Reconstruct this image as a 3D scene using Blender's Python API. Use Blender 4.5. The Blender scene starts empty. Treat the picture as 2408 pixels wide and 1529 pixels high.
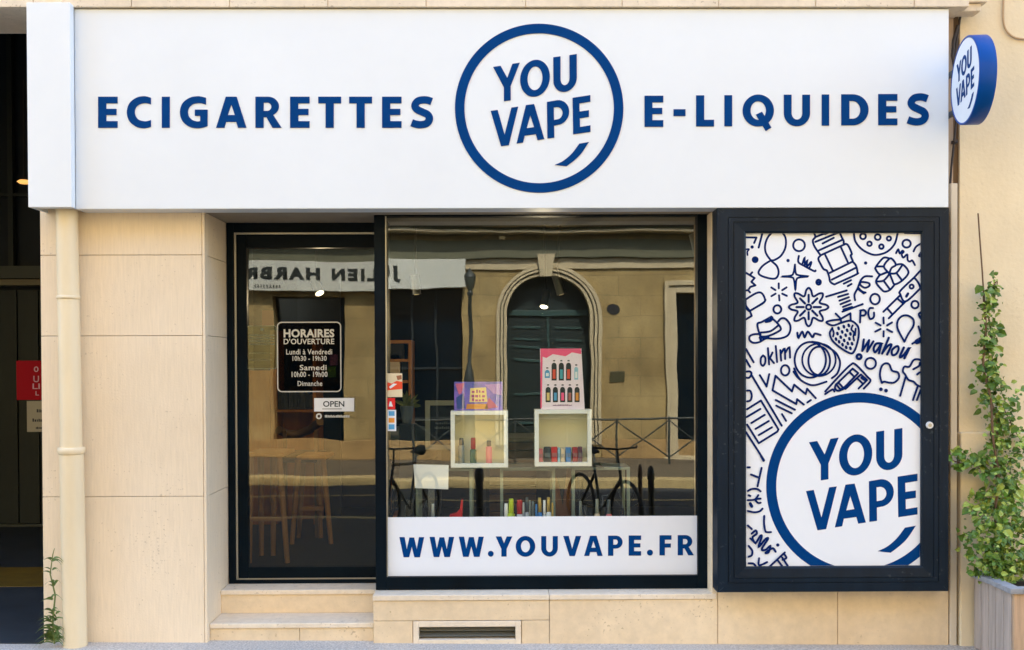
import bpy, bmesh, math, random
from mathutils import Vector, Matrix
from mathutils.geometry import tessellate_polygon
random.seed(7)
sc = bpy.context.scene
col = sc.collection
R_ = math.radians

# ------------------------------------------------------------------ camera, sky, sun, exposure
F = 2400.0                       # focal length in photo units (photo 2408 wide)
PSI, PITCH, ROLL = 0.009, 0.0125, 0.0035
PPX, PPY = 1204.0, 887.0
CAM = Vector((0, -6.0, 1.645))
RM = Matrix.Rotation(-PSI, 3, 'Z') @ Matrix.Rotation(ROLL, 3, 'Y') @ Matrix.Rotation(math.pi/2-PITCH, 3, 'X')
cd = bpy.data.cameras.new('camera'); cam = bpy.data.objects.new('camera', cd); col.objects.link(cam)
cd.sensor_fit = 'HORIZONTAL'; cd.sensor_width = 36; cd.lens = 36*F/2408
cd.shift_y = (PPY-764.5)/2408; cd.clip_end = 400; cd.clip_start = .05
cam.matrix_world = Matrix.Translation(CAM) @ RM.to_4x4()
sc.camera = cam

SUN_EL, SUN_AZ = R_(50), R_(10)    # sun stands behind the shop, shop front in open shade
w = bpy.data.worlds.new("World"); sc.world = w; w.use_nodes = True
nt = w.node_tree
sky = nt.nodes.new('ShaderNodeTexSky'); sky.sky_type = 'NISHITA'; sky.sun_disc = False
sky.sun_elevation = SUN_EL; sky.sun_rotation = SUN_AZ; sky.dust_density = 1.5
nt.links.new(sky.outputs[0], nt.nodes['Background'].inputs[0])
nt.nodes['Background'].inputs[1].default_value = 0.15
ld = bpy.data.lights.new('sun', 'SUN'); ld.energy = 2.7; ld.angle = R_(.5); ld.color = (1, .93, .82)
sun = bpy.data.objects.new('sun', ld); col.objects.link(sun)
sv = Vector((math.sin(SUN_AZ)*math.cos(SUN_EL), math.cos(SUN_AZ)*math.cos(SUN_EL), math.sin(SUN_EL)))
sun.rotation_euler = sv.to_track_quat('Z', 'Y').to_euler()
sc.view_settings.view_transform = 'Standard'; sc.view_settings.look = 'None'
sc.view_settings.exposure = 2.84; sc.view_settings.gamma = 1
sc.cycles.max_bounces = 8; sc.cycles.transparent_max_bounces = 16

# ------------------------------------------------------------------ helpers: measuring
def ray(x, y):
    return (RM @ Vector(((x-PPX)/F, (PPY-y)/F, -1))).normalized()
def U(x, y, Y):
    d = ray(x, y); t = (Y-CAM.y)/d.y
    return CAM+d*t
def XX(x, Y, y=857): return U(x, y, Y).x
def ZZ(y, Y, x=1204): return U(x, y, Y).z
GT = 0.0105                      # the panes lean in very slightly
GN = Vector((0, -math.cos(GT), math.sin(GT)))
def RF(x, y, Yt, gy=.175):
    d = ray(x, y); p0 = Vector((0, gy, 1.6))
    t = (p0-CAM).dot(GN)/d.dot(GN); h = CAM+d*t
    r = d-2*d.dot(GN)*GN; t2 = (Yt-h.y)/r.y
    return h+r*t2
def RX(x, Yt, gy=.175): return RF(x, 900, Yt, gy).x
def RZ(y, Yt, gy=.175): return RF(1275, y, Yt, gy).z

# ------------------------------------------------------------------ helpers: materials
def lin(c): c /= 255; return c/12.92 if c <= .04045 else ((c+.055)/1.055)**2.4
def S(r, g, b): return (lin(r), lin(g), lin(b), 1)
MATS = {}
def mat(name, c, rough=.6, var=0, scale=(8, 8, 8), bump=0, bscale=60, metal=0, emit=None, coat=0, spots=0, spec=None, c2=None, fleck=0):
    if name in MATS: return MATS[name]
    m = bpy.data.materials.new(name); m.use_nodes = True; MATS[name] = m
    n = m.node_tree; L = n.links; p = n.nodes['Principled BSDF']
    p.inputs['Base Color'].default_value = c; p.inputs['Roughness'].default_value = rough
    p.inputs['Metallic'].default_value = metal; p.inputs['Coat Weight'].default_value = coat
    if spec is not None: p.inputs['Specular IOR Level'].default_value = spec
    tc = n.nodes.new('ShaderNodeTexCoord')
    if var:
        mp = n.nodes.new('ShaderNodeMapping'); mp.inputs['Scale'].default_value = scale
        L.new(tc.outputs['Object'], mp.inputs[0])
        nz = n.nodes.new('ShaderNodeTexNoise'); nz.inputs['Scale'].default_value = 1; nz.inputs['Detail'].default_value = 6
        nz.inputs['Roughness'].default_value = .65
        L.new(mp.outputs[0], nz.inputs[0])
        rp = n.nodes.new('ShaderNodeValToRGB'); rp.color_ramp.elements[0].position = .3; rp.color_ramp.elements[1].position = .7
        d = c2 or tuple(max(0, v*(1-var)) for v in c[:3])+(1,)
        rp.color_ramp.elements[0].color = d; rp.color_ramp.elements[1].color = tuple(min(1, v*(1+var*.35)) for v in c[:3])+(1,)
        L.new(nz.outputs[0], rp.inputs[0]); out = rp.outputs[0]
        if spots:
            n2 = n.nodes.new('ShaderNodeTexNoise'); n2.inputs['Scale'].default_value = 1.3; n2.inputs['Detail'].default_value = 4
            L.new(tc.outputs['Object'], n2.inputs[0])
            r2 = n.nodes.new('ShaderNodeValToRGB'); r2.color_ramp.elements[0].position = .35; r2.color_ramp.elements[1].position = .68
            r2.color_ramp.elements[0].color = (1-spots, 1-spots*1.2, 1-spots*1.5, 1); r2.color_ramp.elements[1].color = (1, 1, 1, 1)
            L.new(n2.outputs[0], r2.inputs[0])
            mx = n.nodes.new('ShaderNodeMixRGB'); mx.blend_type = 'MULTIPLY'; mx.inputs[0].default_value = 1
            L.new(out, mx.inputs[1]); L.new(r2.outputs[0], mx.inputs[2]); out = mx.outputs[0]
        if fleck:     # small pits (dark) or chips (light)
            n3 = n.nodes.new('ShaderNodeTexNoise'); n3.inputs['Scale'].default_value = 55 if fleck > 0 else 38; n3.inputs['Detail'].default_value = 3
            L.new(tc.outputs['Object'], n3.inputs[0])
            n4 = n.nodes.new('ShaderNodeTexNoise'); n4.inputs['Scale'].default_value = 2.7; L.new(tc.outputs['Object'], n4.inputs[0])
            ad = n.nodes.new('ShaderNodeMath'); ad.operation = 'MULTIPLY_ADD'; ad.inputs[1].default_value = .35; L.new(n4.outputs[0], ad.inputs[0]); L.new(n3.outputs[0], ad.inputs[2])
            r3 = n.nodes.new('ShaderNodeValToRGB'); r3.color_ramp.elements[0].position = .845; r3.color_ramp.elements[1].position = .90
            r3.color_ramp.elements[0].color = (0, 0, 0, 1); r3.color_ramp.elements[1].color = (abs(fleck),)*3+(1,); L.new(ad.outputs[0], r3.inputs[0])
            m3 = n.nodes.new('ShaderNodeMixRGB'); L.new(r3.outputs[0], m3.inputs[0]); L.new(out, m3.inputs[1])
            m3.inputs[2].default_value = (c[0]*.35, c[1]*.28, c[2]*.2, 1) if fleck > 0 else (.12, .14, .15, 1); out = m3.outputs[0]
        L.new(out, p.inputs['Base Color'])
    if bump:
        nb = n.nodes.new('ShaderNodeTexNoise'); nb.inputs['Scale'].default_value = bscale; nb.inputs['Detail'].default_value = 5
        L.new(tc.outputs['Object'], nb.inputs[0])
        b = n.nodes.new('ShaderNodeBump'); b.inputs['Strength'].default_value = bump; b.inputs['Distance'].default_value = .004
        L.new(nb.outputs[0], b.inputs['Height']); L.new(b.outputs[0], p.inputs['Normal'])
    if emit:
        p.inputs['Emission Color'].default_value = emit[0]; p.inputs['Emission Strength'].default_value = emit[1]
    return m
def glass_mat(name, tint, refl, rough=.0):
    m = bpy.data.materials.new(name); m.use_nodes = True; n = m.node_tree; L = n.links
    n.nodes.remove(n.nodes['Principled BSDF']); o = n.nodes['Material Output']
    t = n.nodes.new('ShaderNodeBsdfTransparent'); t.inputs[0].default_value = tint+(1,)
    g = n.nodes.new('ShaderNodeBsdfGlossy'); g.inputs['Roughness'].default_value = rough; g.inputs[0].default_value = (1, 1, .97, 1)
    tc = n.nodes.new('ShaderNodeTexCoord'); wz = n.nodes.new('ShaderNodeTexNoise'); wz.inputs['Scale'].default_value = 1.6; wz.inputs['Detail'].default_value = 1.5
    L.new(tc.outputs['Object'], wz.inputs[0]); bp = n.nodes.new('ShaderNodeBump'); bp.inputs['Strength'].default_value = 1; bp.inputs['Distance'].default_value = .0011
    L.new(wz.outputs[0], bp.inputs['Height']); L.new(bp.outputs[0], g.inputs['Normal'])
    lw = n.nodes.new('ShaderNodeLayerWeight'); lw.inputs[0].default_value = .5
    mr = n.nodes.new('ShaderNodeMapRange'); mr.inputs[1].default_value = 0; mr.inputs[2].default_value = 1
    mr.inputs[3].default_value = refl; mr.inputs[4].default_value = 1
    pw = n.nodes.new('ShaderNodeMath'); pw.operation = 'POWER'; pw.inputs[1].default_value = 4
    L.new(lw.outputs['Facing'], pw.inputs[0]); L.new(pw.outputs[0], mr.inputs[0])
    mx = n.nodes.new('ShaderNodeMixShader'); L.new(mr.outputs[0], mx.inputs[0]); L.new(t.outputs[0], mx.inputs[1]); L.new(g.outputs[0], mx.inputs[2])
    L.new(mx.outputs[0], o.inputs[0]); return m

STONE = mat('limestone_cladding', (.87, .725, .53, 1), .75, .09, (90, 90, 6), .25, 90, spots=.08, fleck=.35)
STONE2 = mat('limestone_plinth', (.87, .70, .47, 1), .75, .12, (14, 14, 14), .3, 70, spots=.16, fleck=.45)
STONE3 = mat('limestone_slab_edge', (.87, .75, .58, 1), .7, .12, (18, 18, 18), .3, 70, spots=.12, fleck=.5)
JOINT = mat('mortar_joint', (.50, .36, .24, 1), .95)
RENDER = mat('yellow_render', (.87, .735, .50, 1), .9, .07, (2.5, 2.5, 1.2), .5, 40, spots=.10, fleck=.12)
RENDER2 = mat('cream_profile', (.72, .62, .47, 1), .7, .1, (6, 6, 2), .2, 60)
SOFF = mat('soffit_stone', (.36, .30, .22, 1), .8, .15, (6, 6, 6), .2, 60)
WHITE = mat('white_sign_panel', (.785, .83, .865, 1), .42, .03, (1.5, 1.5, 1.5), spots=.012)
WHITE2 = mat('white_vinyl', (.80, .835, .885, 1), .35, .02, (2, 2, 2))
BLUE = mat('blue_lettering', (.0005, .048, .20, 1), .5, .14, (9, 9, 9), spec=.04)
BLUE2 = mat('blue_drum_paint', (.0005, .065, .32, 1), .4, .05, (3, 3, 3), coat=.08, spec=.15)
INK = mat('navy_ink', (.001, .016, .11, 1), .6, spec=.04)
NAVY = mat('dark_navy_frame', (.0008, .0065, .0125, 1), .45, .5, (3, 3, 3), .12, 80, spec=.1)
NAVY2 = mat('dark_navy_case', (.004, .0135, .027, 1), .42, .35, (18, 18, 2), .12, 80, spec=.2, fleck=-.22)
STEEL = mat('brushed_steel_strip', (.45, .43, .36, 1), .35, metal=.8)
BLACK = mat('matt_black', (.006, .006, .007, 1), .6)
PIPE = mat('cream_pipe_paint', (.86, .72, .48, 1), .5, .06, (10, 10, 2), .12, 30, spots=.08)
CABLE = mat('dark_cable', (.035, .026, .022, 1), .7)
CABLE2 = mat('painted_cable', (.50, .34, .19, 1), .8)
WOODG = mat('weathered_grey_wood', (.50, .41, .34, 1), .85, .35, (30, 30, 2), .5, 50)
WOODB = mat('weathered_brown_wood', (.55, .37, .23, 1), .85, .35, (30, 30, 2), .5, 50)
WOODL = mat('lid_grey_wood', (.36, .36, .37, 1), .8, .3, (3, 30, 30), .4, 50)
OAK = mat('oak_wood', (.42, .22, .07, 1), .5, .25, (20, 20, 2))
OAKD = mat('orange_brown_wood', (.50, .19, .03, 1), .5, .3, (16, 16, 2))
LEAF = mat('leaf_green', (.13, .24, .018, 1), .45, .45, (14, 14, 14), c2=(.028, .075, .006, 1))
LEAF2 = mat('leaf_yellow_green', (.38, .48, .08, 1), .45, .4, (14, 14, 14))
LEAF3 = mat('grass_blade_green', (.13, .21, .05, 1), .5, .4, (20, 20, 20))
STEM = mat('vine_stem', (.16, .09, .045, 1), .8)
PAVE = mat('granular_pavement', (.62, .57, .50, 1), .95, .55, (90, 90, 90), .9, 120)
ROAD = mat('asphalt', (.030, .036, .042, 1), .9, .3, (40, 40, 40), .5, 100)
PAVE2 = mat('far_pavement', (.13, .10, .06, 1), .9, .3, (6, 6, 6), .3, 60)  # base colour darkened to paint in the shading behind the far kerb
KERB = mat('kerb_stone', (.46, .35, .16, 1), .85, .2, (6, 6, 6))
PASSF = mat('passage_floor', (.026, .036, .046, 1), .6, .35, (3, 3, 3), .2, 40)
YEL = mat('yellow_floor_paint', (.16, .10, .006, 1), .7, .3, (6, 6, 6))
OPP = mat('opposite_limestone', (.42, .315, .135, 1), .85, .38, (2.2, 2.2, 1.3), .3, 12, spots=.22, fleck=.5)
def add_blocks(m, bw, bh, dark):
    n = m.node_tree; L = n.links; p = n.nodes['Principled BSDF']; src = p.inputs['Base Color'].links[0].from_socket
    tc = n.nodes.new('ShaderNodeTexCoord'); sp = n.nodes.new('ShaderNodeSeparateXYZ'); cb = n.nodes.new('ShaderNodeCombineXYZ'); L.new(tc.outputs['Object'], sp.inputs[0])
    L.new(sp.outputs[0], cb.inputs[0]); L.new(sp.outputs[2], cb.inputs[1]); br = n.nodes.new('ShaderNodeTexBrick'); L.new(cb.outputs[0], br.inputs[0])
    br.inputs['Scale'].default_value = 1; br.inputs['Brick Width'].default_value = bw; br.inputs['Row Height'].default_value = bh; br.inputs['Mortar Size'].default_value = .008
    br.inputs['Color1'].default_value = (1, 1, 1, 1); br.inputs['Color2'].default_value = (.84, .82, .78, 1); br.inputs['Mortar'].default_value = (dark, dark, dark, 1)
    mx = n.nodes.new('ShaderNodeMixRGB'); mx.blend_type = 'MULTIPLY'; mx.inputs[0].default_value = 1; L.new(src, mx.inputs[1]); L.new(br.outputs[0], mx.inputs[2]); L.new(mx.outputs[0], p.inputs['Base Color'])
add_blocks(OPP, .95, .42, .62)
OPPT = mat('opposite_trim', (.48, .40, .25, 1), .8, .12, (4, 4, 4), .2, 30)
OPPD = mat('opposite_dark_shade_trim', (.12, .12, .075, 1), .8, .2, (4, 4, 4))  # dark trim tone with the cornice and moulding shade put into its colour
GREEN = mat('dark_green_shutter', (.001, .012, .013, 1), .5, .3, (4, 4, 4))
DKGL = mat('dark_window', (.001, .006, .012, 1), .15)
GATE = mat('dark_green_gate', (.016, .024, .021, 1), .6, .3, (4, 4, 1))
GATE2 = mat('grey_green_beam', (.055, .065, .052, 1), .6)
RED = mat('red_board', (.24, .001, .006, 1), .6, spec=.1)
CREAMC = mat('cream_card', (.26, .23, .15, 1), .7, spec=.1)
PANE = glass_mat('shop_glass', (.97, .99, .96), .062)
DOORPANE = glass_mat('door_glass', (.90, .89, .82), .056)
WARM = mat('warm_lamp', (1, .8, .5, 1), .5, emit=((1, .45, .10, 1), .17))
SPOTE = mat('spotlight_lens', (1, .9, .7, 1), .5, emit=((1, .62, .22, 1), .15))
GREY = mat('grey_metal', (.10, .105, .10, 1), .4, metal=.3)
IRON = mat('painted_iron', (.028, .036, .032, 1), .5)
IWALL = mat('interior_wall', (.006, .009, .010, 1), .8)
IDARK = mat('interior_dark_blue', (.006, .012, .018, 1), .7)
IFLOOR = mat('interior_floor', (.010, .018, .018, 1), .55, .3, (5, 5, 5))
PLANT = mat('indoor_plant_leaf', (.10, .11, .02, 1), .6)
RUBBER = mat('tyre_rubber', (.012, .012, .013, 1), .7)

# ------------------------------------------------------------------ helpers: mesh
class MB:
    def __init__(s): s.bm = bmesh.new()
    def box(s, x0, y0, z0, x1, y1, z1, bev=0, mtx=None):
        b = bmesh.new(); bmesh.ops.create_cube(b, size=1)
        for v in b.verts:
            v.co = Vector((x0+(v.co.x+.5)*(x1-x0), y0+(v.co.y+.5)*(y1-y0), z0+(v.co.z+.5)*(z1-z0)))
        if bev: bmesh.ops.bevel(b, geom=b.edges[:], offset=bev, segments=2, affect='EDGES', profile=.5)
        s._add(b, mtx); return s
    def _add(s, b, mtx=None):
        if mtx is not None: bmesh.ops.transform(b, matrix=mtx, verts=b.verts)
        me = bpy.data.meshes.new('t'); b.to_mesh(me); b.free(); s.bm.from_mesh(me); bpy.data.meshes.remove(me)
    def cyl(s, p0, p1, r0, r1=None, n=20, caps=True):
        p0, p1 = Vector(p0), Vector(p1); r1 = r0 if r1 is None else r1; d = p1-p0
        b = bmesh.new(); bmesh.ops.create_cone(b, cap_ends=caps, segments=n, radius1=r0, radius2=r1, depth=d.length)
        s._add(b, Matrix.Translation((p0+p1)/2) @ d.to_track_quat('Z', 'Y').to_matrix().to_4x4()); return s
    def tube(s, pts, r, n=8, closed=False):
        pts = [Vector(p) for p in pts]; N = len(pts); rings = []
        rr = r if isinstance(r, (list, tuple)) else [r]*N
        up = None
        for i, p in enumerate(pts):
            a = pts[(i-1) % N] if (closed or i) else p; c = pts[(i+1) % N] if (closed or i < N-1) else p
            t = (c-a).normalized()
            if up is None: up = t.orthogonal().normalized()
            up = (up-t*up.dot(t)); up = up.normalized() if up.length > 1e-6 else t.orthogonal().normalized()
            sd = t.cross(up)
            rings.append([s.bm.verts.new(p+(up*math.cos(k*2*math.pi/n)+sd*math.sin(k*2*math.pi/n))*rr[i]) for k in range(n)])
        for i in range(N if closed else N-1):
            A, B = rings[i], rings[(i+1) % N]
            for k in range(n):
                f = s.bm.faces.new((A[k], A[(k+1) % n], B[(k+1) % n], B[k])); f.smooth = True
        if not closed:
            s.bm.faces.new([s.bm.verts.new(v.co) for v in rings[0][::-1]]); s.bm.faces.new([s.bm.verts.new(v.co) for v in rings[-1]])
        return s
    def lathe(s, prof, at, n=20, axis=None):
        at = Vector(at); M = axis if axis is not None else Matrix.Identity(3); rings = []
        for r, z in prof:
            rings.append([s.bm.verts.new(at+M @ Vector((r*math.cos(k*2*math.pi/n), r*math.sin(k*2*math.pi/n), z))) for k in range(n)])
        for A, B in zip(rings, rings[1:]):
            for k in range(n):
                f = s.bm.faces.new((A[k], A[(k+1) % n], B[(k+1) % n], B[k])); f.smooth = True
        s.bm.faces.new([s.bm.verts.new(v.co) for v in rings[0][::-1]]); s.bm.faces.new([s.bm.verts.new(v.co) for v in rings[-1]]); return s
    def poly(s, pts, y0, y1, holes=(), fn=None):
        """flat shape in the XZ plane, extruded from y0 (front) to y1 (back)"""
        f = fn or (lambda p, y: Vector((p[0], y, p[1])))
        loops = [list(pts)]+[list(h) for h in holes]; flat = [p for l in loops for p in l]
        tris = tessellate_polygon([[Vector((p[0], p[1], 0)) for p in l] for l in loops])
        fr = [s.bm.verts.new(f(p, y0)) for p in flat]
        bk = [s.bm.verts.new(f(p, y1)) for p in flat] if y1 is not None else None
        for t in tris:
            try: s.bm.faces.new([fr[i] for i in t])
            except ValueError: pass
            if bk:
                try: s.bm.faces.new([bk[i] for i in reversed(t)])
                except ValueError: pass
        if bk:
            o = 0
            for l in loops:
                k = len(l)
                for i in range(k):
                    a, b = o+i, o+(i+1) % k
                    try: s.bm.faces.new((fr[a], fr[b], bk[b], bk[a]))
                    except ValueError: pass
                o += k
        return s
    def ribbon(s, pts, wd, fn, z0=0.0, dz=0.0, closed=False, cap=True):
        """flat printed line with round ends; fn(u, v, lift) -> world"""
        N = len(pts); L, Rr = [], []
        P = [Vector((p[0], p[1])) for p in pts]
        for i in range(N):
            a = P[(i-1) % N] if (closed or i) else P[i]; c = P[(i+1) % N] if (closed or i < N-1) else P[i]
            t = (c-a); t = t.normalized() if t.length > 1e-9 else Vector((1, 0)); nrm = Vector((-t.y, t.x))
            k = 1.0
            if 0 < i < N-1 or closed:
                t1 = (P[i]-a); 
                if t1.length > 1e-9:
                    t1.normalize(); k = 1/max(.45, abs(t1.dot(t)))
            L.append(P[i]+nrm*wd/2*k); Rr.append(P[i]-nrm*wd/2*k)
        vl = [s.bm.verts.new(fn(p.x, p.y, z0+dz*i)) for i, p in enumerate(L)]
        vr = [s.bm.verts.new(fn(p.x, p.y, z0+dz*i)) for i, p in enumerate(Rr)]
        for i in range(N if closed else N-1):
            j = (i+1) % N
            s.bm.faces.new((vl[i], vl[j], vr[j], vr[i]))
        if cap and not closed:
            for q, zz in ((P[0], z0-2e-5), (P[-1], z0+dz*(N-1)+2e-5)):
                vs = [s.bm.verts.new(fn(q.x+wd/2*math.cos(a*math.pi/5), q.y+wd/2*math.sin(a*math.pi/5), zz)) for a in range(10)]
                s.bm.faces.new(vs)
        return s
    def build(s, name, m, parent=None, smooth=False):
        bmesh.ops.recalc_face_normals(s.bm, faces=s.bm.faces[:]) if not getattr(s, 'norecalc', 0) else None
        me = bpy.data.meshes.new(name)
        # put the origin in the middle of the part
        s.bm.to_mesh(me); s.bm.free(); me.materials.append(m)
        o = bpy.data.objects.new(name, me); col.objects.link(o)
        if smooth:
            for p in me.polygons: p.use_smooth = True
        if parent is not None: o.parent = parent; o.matrix_parent_inverse = parent.matrix_basis.inverted()
        return o
def tag(o, label=None, cat=None, group=None, kind=None):
    if label: o['label'] = label
    if cat: o['category'] = cat
    if group: o['group'] = group
    if kind: o['kind'] = kind
    return o
def thing(name, loc, label, cat, group=None):
    o = bpy.data.objects.new(name, None); col.objects.link(o); o.location = loc; o.empty_display_size = .1
    return tag(o, label, cat, group)
def box(name, m, parent, *a, **k): return MB().box(*a, **k).build(name, m, parent)
def copy_tree(o, parent=None):
    c = o.copy(); col.objects.link(c)
    if parent is not None: c.parent = parent
    for ch in list(o.children): copy_tree(ch, c)
    return c
def frame_mb(mb, x0, z0, x1, z1, wl, wt, wr, wb, y0, y1, bev=.002):
    mb.box(x0, y0, z0, x0+wl, y1, z1, bev); mb.box(x1-wr, y0, z0, x1, y1, z1, bev)
    mb.box(x0+wl, y0, z1-wt, x1-wr, y1, z1, bev); mb.box(x0+wl, y0, z0, x1-wr, y1, z0+wb, bev); return mb
def slabs(mb, xs, zs, y0, y1, g=.0015, bev=.002):
    for a, b in zip(xs, xs[1:]):
        for c, d in zip(zs, zs[1:]): mb.box(a+g, y0, c+g, b-g, y1, d-g, bev)
    return mb
def text_mb(mb, body, fn, bold=0.0, y0=0, y1=.001, spacing=1.0):
    """built-in lettering, normalised so that fn((u,v), y) gets u,v in 0..1 over the text's box"""
    c = bpy.data.curves.new('t', 'FONT'); c.body = body; c.offset = bold; c.space_character = spacing; c.resolution_u = 3
    o = bpy.data.objects.new('t', c); col.objects.link(o)
    me = bpy.data.meshes.new_from_object(o.evaluated_get(bpy.context.evaluated_depsgraph_get()))
    bpy.data.objects.remove(o); bpy.data.curves.remove(c)
    xs = [v.co.x for v in me.vertices]; ys = [v.co.y for v in me.vertices]
    a, b, p, q = min(xs), max(xs), min(ys), max(ys)
    for v in me.vertices:
        v.co = fn(((v.co.x-a)/(b-a), (v.co.y-p)/(q-p)), y0)
    mb.bm.from_mesh(me); bpy.data.meshes.remove(me); return mb
def text_rect(mb, body, x0, z0, x1, z1, y, bold=0.0, mirror=False, spacing=1.0):
    return text_mb(mb, body, lambda p, yy: Vector(((x1-p[0]*(x1-x0)) if mirror else (x0+p[0]*(x1-x0)), y, z0+p[1]*(z1-z0))), bold, spacing=spacing)

# ------------------------------------------------------------------ lettering shapes (cap height = 1)
def arc(cx, cy, rx, ry, a0, a1, n=20):
    return [(cx+rx*math.cos(R_(a0+(a1-a0)*i/n)), cy+ry*math.sin(R_(a0+(a1-a0)*i/n))) for i in range(n+1)]
def crom(P, n=6, closed=False):
    out = []; N = len(P)
    g = (lambda i: P[i % N]) if closed else (lambda i: P[max(0, min(N-1, i))])
    for i in range(N if closed else N-1):
        a, b, c, d = g(i-1), g(i), g(i+1), g(i+2)
        for k in range(n):
            t = k/n
            out.append(tuple(.5*((2*b[j])+(-a[j]+c[j])*t+(2*a[j]-5*b[j]+4*c[j]-d[j])*t*t+(-a[j]+3*b[j]-3*c[j]+d[j])*t**3) for j in (0, 1)))
    if not closed: out.append(tuple(P[-1]))
    return out
def strip(P, wd):
    L, Rr = [], []
    for i, p in enumerate(P):
        a = P[max(0, i-1)]; c = P[min(len(P)-1, i+1)]
        t = Vector((c[0]-a[0], c[1]-a[1])).normalized()
        L.append((p[0]-t.y*wd/2, p[1]+t.x*wd/2)); Rr.append((p[0]+t.y*wd/2, p[1]-t.x*wd/2))
    return L+Rr[::-1]
def glyph(ch, s=.26, h=.215):
    if ch == 'E': return .62, [([(0,0),(0,1),(.62,1),(.62,1-h),(s,1-h),(s,.61),(.585,.61),(.585,.41),(s,.41),(s,h),(.62,h),(.62,0)], [])]
    if ch == 'F': return .6, [([(0,0),(0,1),(.6,1),(.6,1-h),(s,1-h),(s,.59),(.57,.59),(.57,.39),(s,.39),(s,0)], [])]
    if ch == 'I': return s, [([(0,0),(0,1),(s,1),(s,0)], [])]
    if ch == 'L': return .58, [([(0,0),(0,1),(s,1),(s,h),(.58,h),(.58,0)], [])]
    if ch == 'T': return .73, [([(0,1),(.73,1),(.73,1-h),(.365+s/2,1-h),(.365+s/2,0),(.365-s/2,0),(.365-s/2,1-h),(0,1-h)], [])]
    if ch == '-': return .38, [([(0,.34),(0,.56),(.38,.56),(.38,.34)], [])]
    if ch == '.': return .29, [(arc(.145,.145,.145,.145,0,342,19), [])]
    if ch in 'OQ':
        W = 1.0 if ch == 'Q' else .97
        g = [(arc(W/2,.5,W/2,.515,0,354,59), [arc(W/2,.5,W/2-s*.97,.515-h,0,354,59)])]
        if ch == 'Q': g.append(([(.42,.37),(.62,.46),(.92,-.05),(.74,-.16)], []))
        return W, g
    if ch in 'CG':
        W = .77 if ch == 'C' else .88
        if ch == 'C':
            o = crom([(.77,.965),(.66,1.0),(.52,1.015),(.30,.965),(.085,.79),(0,.5),(.085,.21),(.30,.035),(.52,-.015),(.66,0),(.77,.035)], 5)
            i_ = crom([(.77,.25),(.68,.222),(.57,.21),(.40,.25),(.29,.36),(.255,.5),(.29,.64),(.40,.75),(.57,.79),(.68,.778),(.77,.75)], 5)
            return W, [(o+i_, [])]
        o = crom([(.83,.965),(.70,1.0),(.55,1.015),(.31,.965),(.085,.79),(0,.5),(.085,.21),(.31,.03),(.55,-.015),(.75,.01),(.88,.06)], 5)
        i_ = crom([(.645,.215),(.55,.205),(.40,.25),(.29,.36),(.255,.5),(.29,.64),(.40,.75),(.55,.79),(.70,.785),(.83,.745)], 5)
        return W, [(o+[(.88,.585),(.476,.585),(.476,.385),(.645,.385)]+i_, [])]
    if ch == 'U':
        W = .84; return W, [([(0,1)]+arc(W/2,.41,W/2,.425,180,360,24)+[(W,1),(W-s*.95,1)]+arc(W/2,.41,W/2-s*.95,.425-h,360,180,24)+[(s*.95,1)], [])]
    if ch == 'D':
        W = .87; return W, [([(0,0),(0,1)]+arc(.36,.5,W-.36,.5,90,-90,28), [[(s,h),(s,1-h)]+arc(.36,.5,W-.36-s,.5-h,90,-90,24)])]
    if ch == 'P':
        W = .74; return W, [([(0,0),(0,1)]+arc(.40,.68,W-.40,.32,90,-90,20)+[(s,.36),(s,0)], [[(s,.55),(s,.81)]+arc(.38,.68,W-.38-s*.9,.13,90,-90,12)])]
    if ch == 'R':
        W = .83; return W, [([(0,0),(0,1)]+arc(.40,.69,.345,.31,90,-62,20)+[(W,0),(W-.29,0),(.35,.34),(s,.34),(s,0)], [[(s,.545),(s,.81)]+arc(.38,.6775,.125,.1325,90,-90,12)])]
    if ch == 'S':
        W = .71; c = crom([(.655,.845),(.54,.885),(.40,.90),(.22,.86),(.125,.72),(.19,.595),(.355,.51),(.53,.42),(.585,.28),(.50,.145),(.33,.10),(.17,.115),(.02,.165)], 5)
        return W, [(strip(c, s*.90), [])]
    if ch == 'V': W = .88; return W, [([(0,1),(.27,1),(.44,.36),(.61,1),(W,1),(.57,0),(.31,0)], [])]
    if ch == 'A': W = .97; return W, [([(0,0),(.31,1),(.655,1),(W,0),(.70,0),(.645,.19),(.315,.19),(.27,0)], [[(.375,.41),(.60,.41),(.485,.75)]])]
    if ch == 'Y': W = .82; return W, [([(0,1),(.28,1),(.41,.66),(.545,1),(W,1),(.54,.38),(.54,0),(.28,0),(.28,.38)], [])]
    if ch == 'W': W = 1.24; return W, [([(0,1),(.26,1),(.37,.40),(.50,.98),(.74,.98),(.87,.40),(.98,1),(W,1),(1.03,0),(.75,0),(.62,.52),(.49,0),(.21,0)], [])]
def word_mb(mb, letters, P, y, th, s=.26, h=.215, step=.0004):
    """letters: (char, x0, x1, ybase, ytop) in photo px via P(x,y)->(X,Z)"""
    for ch, x0, x1, yb, yt in letters:
        W, g = glyph(ch, s, h)
        for k, (o, hs) in enumerate(g):
            q = lambda p: P(x0+(x1-x0)*p[0]/W, yb+(yt-yb)*p[1])
            mb.poly([q(p) for p in o], y-step*k, y+th, [[q(p) for p in hh] for hh in hs])
    return mb
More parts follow.
